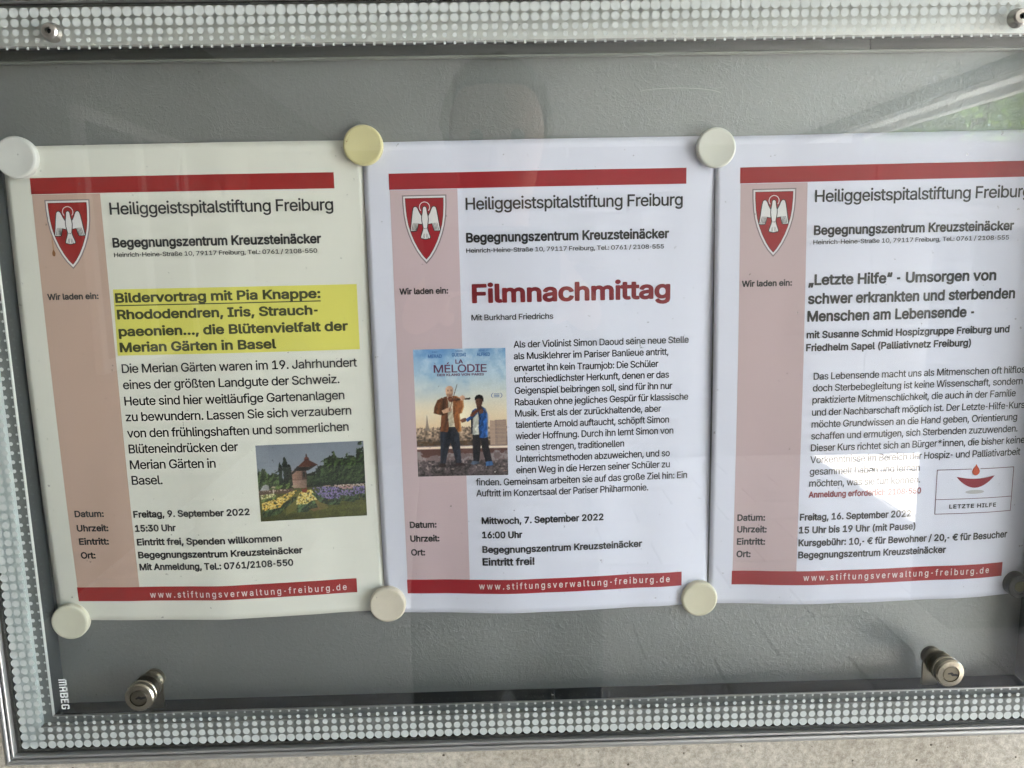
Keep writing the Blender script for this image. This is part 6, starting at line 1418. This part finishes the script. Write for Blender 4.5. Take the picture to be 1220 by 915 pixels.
# -- left notice: highlighter, underline, photo, stain
S1.patch('highlight', [(58.0, 84.6), (204.0, 84.8), (203.9, 124.8), (57.0, 124.8)], M['yellow'], 0.09, 48, 14)
S1.rect('title_underline', 58.5, 94.1, 181.8, 94.75, M['ink_olive'], 0.15, 50, 1)
S1.picture('garden_photo', [(136.7, 183.0), (203.0, 182.8), (202.8, 231.9), (136.6, 232.4)], garden_picture(), 0.09, M['photo'])
st = S1.poly('stain', [[(25.2, 60.2), (25.7, 61), (26.1, 62.4), (25.9, 63.8), (25.1, 64.3), (24.3, 63.8), (24.1, 62.4), (24.5, 61)]], M['stain'], 0.40)
S1.poly('stain_run', [[(24.7, 51.5), (25.1, 51.5), (25.4, 56), (25.6, 61), (24.7, 61), (24.6, 56)]], M['stain_pale'], 0.38, st)

# -- middle notice: film picture with its lettering
fp = S2.picture('film_picture', [(25.3, 124.0), (82.2, 124.0), (82.1, 204.3), (25.2, 204.8)], film_picture(), 0.09, M['photo'])
kx, ky = 57.0 / 556, 80.5 / 768.0


def fz(x0, x1, y):
    return 25.3 + (x0 - 68) * kx, 25.3 + (x1 - 68) * kx, 124 + (y - 85) * ky


for nm, ls, m in (
        ('cast_names', [('MERAD', 'b', 157, 240, 137, 20), ('GUESMI', 'b', 300, 386, 131, 20), ('ALFRED', 'b', 450, 530, 131, 20),
                        ('KAD', 'r', 183, 214, 108, 12), ('SAMIR', 'r', 322, 366, 105, 12), ('RÉNÉLY', 'r', 462, 516, 105, 12)], M['film_blue']),
        ('film_title', [('LA', 'b', 320, 366, 173, 24), ('MÉLODIE', 'r', 188, 508, 225, 46)], M['film_purple']),
        ('film_subtitle', [('DER KLANG VON PARIS', 'b', 208, 490, 246, 14)], M['film_purple'])):
    out = []
    for t_, w_, x0, x1, y, h in ls:
        a, b, v = fz(x0, x1, y)
        out.append((t_, w_, a, b, v, h * ky))
    S2.lines(nm, out, m, 0.15, fp)
# festival badge: two small blue arcs
bd = []
for s in (-1, 1):
    c0 = fz(564, 564, 366)
    outer = [(c0[0] + s * 3.5 * math.cos(R(a)), c0[2] + 2.1 * math.sin(R(a))) for a in range(-50, 51, 10)]
    inner = [(c0[0] + s * 3.1 * math.cos(R(a)), c0[2] + 1.9 * math.sin(R(a))) for a in range(50, -51, -10)]
    bd.append(outer + inner)
c0 = fz(564, 564, 366)
for k in (-.9, 0, .9):
    bd.append([(c0[0] - 1.7, c0[2] + k - .22), (c0[0] + 1.7, c0[2] + k - .22), (c0[0] + 1.7, c0[2] + k + .22), (c0[0] - 1.7, c0[2] + k + .22)])
S2.poly('festival_badge', bd, M['film_blue'], 0.15, fp)

# -- right notice: the boxed emblem


def frame_poly(S, name, u0, v0, u1, v1, t, m, off, gap=None):
    P = [[(u0, v1 - t), (u1, v1 - t), (u1, v1), (u0, v1)], [(u0, v0 + t), (u0 + t, v0 + t), (u0 + t, v1 - t), (u0, v1 - t)], [(u1 - t, v0 + t), (u1, v0 + t), (u1, v1 - t), (u1 - t, v1 - t)]]
    if gap:
        P += [[(u0, v0), (gap[0], v0), (gap[0], v0 + t), (u0, v0 + t)], [(gap[1], v0), (u1, v0), (u1, v0 + t), (gap[1], v0 + t)]]
    else:
        P += [[(u0, v0), (u1, v0), (u1, v0 + t), (u0, v0 + t)]]
    return S.poly(name, P, m, off)


em = frame_poly(S3, 'boxed_emblem', 144.9, 209.4, 196.4, 239.1, 0.42, M['logo_line'], 0.12, gap=(167.6, 173.2))
S3.poly('emblem_divider', [[(145.4, 229.0), (195.9, 229.0), (195.9, 229.4), (145.4, 229.4)]], M['logo_line'], 0.12, em)
ns = 16
bowl = [(157.8 + 25.3 * k / ns, 214.4 + 1.7 * math.sin(math.pi * k / ns)) for k in range(ns + 1)] + [(157.8 + 25.3 * k / ns, 214.4 + 7.7 * math.sin(math.pi * k / ns) ** .85) for k in range(ns - 1, 0, -1)]
S3.poly('emblem_bowl', [bowl], M['logo_red'], 0.15, em)
drop = [(170.4, 206.4), (171.2, 207.9), (172.4, 209.6), (172.9, 211.2), (172.5, 212.7), (171.5, 213.6), (170.4, 213.9), (169.3, 213.6), (168.3, 212.7), (167.9, 211.2), (168.4, 209.6), (169.6, 207.9)]
S3.poly('emblem_flame', [drop], M['logo_orange'], 0.15, em)
S3.poly('emblem_shade', [[(170.4 + 6.2 * math.cos(R(a)), 224.8 + 1.3 * math.sin(R(a))) for a in range(0, 360, 15)]], M['logo_shade'], 0.15, em)
S3.lines('emblem_text', [('LETZTE HILFE', 'b', 154.2, 185.6, 235.5, 2.7)], M['ink'], 0.15, em, track=0.12)

# ------------------------------------------------------------------ magnets
mag_prof = [(0, -0.9), (11.1, -0.9), (11.55, -1.5), (11.75, -3.6), (11.75, -5.0), (11.45, -5.9), (10.8, -6.35), (10.3, -6.42), (9.6, -6.3), (0, -6.25)]


def magnet(x, z, col, label, marks=None, s=1.0):
    root = empty('round_magnet', (x * MM, 0, z * MM))
    tag(root, label, 'magnet', 'round pale magnets at the notice corners')
    bm = bmesh.new()
    lathe(bm, [(r * MM * s, y * MM) for r, y in mag_prof], 64)
    m = mat('magnet_plastic', col, rough=0.42, spec=0.5, noise=0.10, nscale=70, bump=0.15, bscale=300, detail=8)
    bm_obj('cap', bm, m, root, smooth=True)
    if marks:
        P = []
        V, F = [], []
        for (a, b, r) in marks:
            k = len(V)
            V += [((a + r * math.cos(q * 1.05)) * MM, -6.46 * MM, (b + r * .7 * math.sin(q * 1.05)) * MM) for q in range(6)]
            F.append(tuple(range(k, k + 6)))
        mesh_obj('scuff_marks', V, F, M['stain'], root)
    return root


magnet(-307.6, 142.0, (0.62, 0.62, 0.59), 'white round magnet at the upper left corner of the cream notice', s=1.03,
       marks=[(5.2, -3.1, .14), (-3.0, 6.4, .12), (8.8, 3.0, .16)])
magnet(-105.0, 145.7, (0.58, 0.53, 0.28), 'yellowed round magnet with dark scuffs, between the tops of cream and middle notices',
       marks=[(-9.2, 2.2, .45), (-8.6, 3.0, .3), (-7.4, 5.6, .28), (-9.4, 1.2, .22), (-8.0, 4.4, .18), (-1.4, -9.3, .16), (4.4, -1.2, .14), (-6.6, 6.6, .15)])
magnet(104.4, 141.0, (0.60, 0.60, 0.53), 'off-white round magnet between the tops of middle and right notices',
       marks=[(0.4, 0.9, .13), (1.6, 0.2, .10), (-5.6, -5.1, .13), (6.8, 5.8, .12)])
magnet(-307.6, -147.9, (0.62, 0.60, 0.48), 'pale cream round magnet at the lower left corner of the cream notice',
       marks=[(-7.2, 4.4, .16), (3.3, -7.0, .12), (-2.2, -2.8, .10)])
magnet(-103.1, -142.1, (0.64, 0.58, 0.47), 'beige round magnet between the bottoms of cream and middle notices',
       marks=[(6.1, -5.9, .16), (-4.4, 2.0, .12)])
magnet(100.1, -144.0, (0.62, 0.58, 0.43), 'cream round magnet between the bottoms of middle and right notices')

# black knob magnet at the right edge of the picture
root = empty('black_magnet', (0.3098, 0, -0.1399))
tag(root, 'small black round magnet with brass centre at the lower right notice corner', 'magnet')
bm = bmesh.new()
lathe(bm, [(r * MM, y * MM) for r, y in [(0, -1.0), (7.6, -1.0), (7.9, -1.6), (7.9, -8.6), (7.3, -9.4), (5.2, -9.6), (4.9, -8.9), (0, -8.9)]], 48)
bm_obj('cap', bm, mat('black_plastic', (0.012, 0.012, 0.013), rough=0.4, noise=0.1, nscale=200), root, smooth=True)
bm = bmesh.new()
lathe(bm, [(r * MM, y * MM) for r, y in [(0, -8.95), (3.6, -8.95), (3.5, -9.3), (2.2, -9.4), (0, -9.2)]], 24)
bm_obj('brass_insert', bm, mat('aged_brass', (0.07, 0.065, 0.03), rough=0.5, metal=0.7, noise=0.4, nscale=600), root, smooth=True)


# ------------------------------------------------------------------ the photographer, seen only as a mirror image in the glass
def skin_body(name, chains, m, parent, root_v):
    verts, edges, rad, idx = [], [], [], {}

    def vid(p, r):
        k = tuple(round(c, 4) for c in p)
        if k not in idx:
            idx[k] = len(verts)
            verts.append(k); rad.append(r)
        return idx[k]
    for ch in chains:
        ids = [vid(p, r) for p, r in ch]
        edges += list(zip(ids, ids[1:]))
    me = bpy.data.meshes.new(name)
    me.from_pydata(verts, edges, [])
    o = bpy.data.objects.new(name, me)
    C.objects.link(o)
    o.parent = parent
    md = o.modifiers.new('skin', 'SKIN')
    md.use_smooth_shade = True
    sv = me.skin_vertices[0].data if me.skin_vertices else None
    if sv is None:
        bpy.context.view_layer.objects.active = o
        me.attributes.new
    for k, r in enumerate(rad):
        sv[k].radius = (r, r)
    sv[idx[tuple(round(c, 4) for c in root_v)]].use_root = True
    s = o.modifiers.new('sub', 'SUBSURF')
    s.levels = 1; s.render_levels = 2
    me.materials.append(m)
    return o


px, py = -0.02, -0.90
per = empty('person', (px, py, gz))
tag(per, 'person in dark coat holding up a phone, mirrored faintly above the middle notice', 'person')
mjk = mat('dark_jacket_cloth', (0.025, 0.027, 0.032), rough=0.85, noise=0.2, nscale=60)
mskin = mat('skin', (0.40, 0.25, 0.19), rough=0.5, noise=0.06, nscale=60)
mhair = mat('dark_brown_hair', (0.030, 0.020, 0.014), rough=0.6, noise=0.4, nscale=200)
mtr = mat('dark_trousers', (0.03, 0.035, 0.05), rough=0.9, noise=0.2, nscale=50)
pel = (0, 0, 0.95)
neck = [(pel, .175), ((0, 0.0, 1.12), .155), ((0, -0.01, 1.30), .145), ((0, -0.01, 1.43), .12), ((0, 0.0, 1.50), .058), ((0, 0.012, 1.55), .052), ((0, 0.022, 1.60), .062), ((0, 0.03, 1.67), .086), ((0, 0.018, 1.73), .082), ((0, 0.012, 1.765), .055)]
chains = [neck]
for s in (-1, 1):
    hand = (s * 0.085, 0.33, 1.455)
    chains.append([((0, -0.01, 1.43), .12), ((s * 0.17, -0.01, 1.42), .062), ((s * 0.215, 0.03, 1.20), .046), ((s * 0.175, 0.18, 1.28), .038), ((s * 0.11, 0.28, 1.42), .027), (hand, .026)])
    for q, (fx, fz_, ln) in enumerate(((-.004, .050, .030), (-.002, .034, .034), (0, .016, .034), (.002, -.002, .028))):
        chains.append([(hand, .026), ((s * (0.078 - .01), 0.352, 1.455 + fz_ * .9), .0095), ((s * (0.060), 0.357, 1.458 + fz_), .0085), ((s * (0.060 - ln * .6), 0.352, 1.458 + fz_), .0075)])
    chains.append([(hand, .026), ((s * 0.078, 0.338, 1.425), .011), ((s * 0.062, 0.345, 1.415), .009)])
    chains.append([(pel, .175), ((s * 0.085, 0.0, 0.80), .105), ((s * 0.105, 0.015, 0.49), .058), ((s * 0.11, -0.01, 0.10), .040), ((s * 0.115, -0.01, 0.05), .042), ((s * 0.125, 0.12, 0.035), .034), ((s * 0.128, 0.18, 0.03), .026)])
body = skin_body('body', chains, mjk, per, pel)
# face and hands are bare skin; trousers below: by height on the one continuous body
nt = mjk.node_tree
b_ = nt.nodes['Principled BSDF']
tc_ = nt.nodes.new('ShaderNodeTexCoord'); sx_ = nt.nodes.new('ShaderNodeSeparateXYZ')
nt.links.new(tc_.outputs['Object'], sx_.inputs[0])
g1 = nt.nodes.new('ShaderNodeMath'); g1.operation = 'GREATER_THAN'; g1.inputs[1].default_value = 1.515
g2 = nt.nodes.new('ShaderNodeMath'); g2.operation = 'GREATER_THAN'; g2.inputs[1].default_value = 0.295
nt.links.new(sx_.outputs['Z'], g1.inputs[0]); nt.links.new(sx_.outputs['Y'], g2.inputs[0])
gm = nt.nodes.new('ShaderNodeMath'); gm.operation = 'MAXIMUM'
nt.links.new(g1.outputs[0], gm.inputs[0]); nt.links.new(g2.outputs[0], gm.inputs[1])
mx_ = nt.nodes.new('ShaderNodeMixRGB'); mx_.inputs[1].default_value = (0.025, 0.027, 0.032, 1); mx_.inputs[2].default_value = (0.50, 0.32, 0.24, 1)
nt.links.new(gm.outputs[0], mx_.inputs[0]); nt.links.new(mx_.outputs[0], b_.inputs['Base Color'])
# hair cap
bm = bmesh.new()
bmesh.ops.create_uvsphere(bm, u_segments=28, v_segments=18, radius=1)
dele = [v for v in bm.verts if v.co.z < -0.35 or (v.co.y > 0.25 and v.co.z < 0.42)]
bmesh.ops.delete(bm, geom=dele, context='VERTS')
for v in bm.verts:
    f = 1 + 0.03 * math.sin(v.co.x * 17) * math.cos(v.co.z * 13)
    v.co = Vector((v.co.x * .090 * f, 0.008 + v.co.y * .105 * f, 1.705 + v.co.z * .105 * f))
hr = bm_obj('hair', bm, mhair, per, smooth=True)
sm = hr.modifiers.new('thick', 'SOLIDIFY'); sm.thickness = 0.012
# facial features
for s in (-1, 1):
    bm = bmesh.new()
    r_ = bmesh.ops.create_uvsphere(bm, u_segments=10, v_segments=8, radius=.011)
    for v in r_['verts']:
        v.co += Vector((s * 0.031, 0.103, 1.672))
    bm_obj('eye', bm, M['black'], per, smooth=True)
bm = bmesh.new()
r_ = bmesh.ops.create_cone(bm, segments=10, radius1=.017, radius2=.007, depth=.045)
for v in r_['verts']:
    v.co += Vector((0, 0.112, 1.648))
bm_obj('nose', bm, mskin, per, smooth=True)

# the phone itself, just behind the lens position
ph = box_obj('phone', (-0.085, 0.075, -0.0045, 0.0035, -0.038, 0.038), mat('black_phone_glass', (0.02, 0.02, 0.022), rough=0.2), bevel=0.0034)
ph.location = (-0.026, -0.5055, 0.0735)
ph.rotation_euler = (R(-9.5), 0, 0)
tag(ph, 'dark phone held up in both hands, mirrored over the top of the middle notice', 'phone')
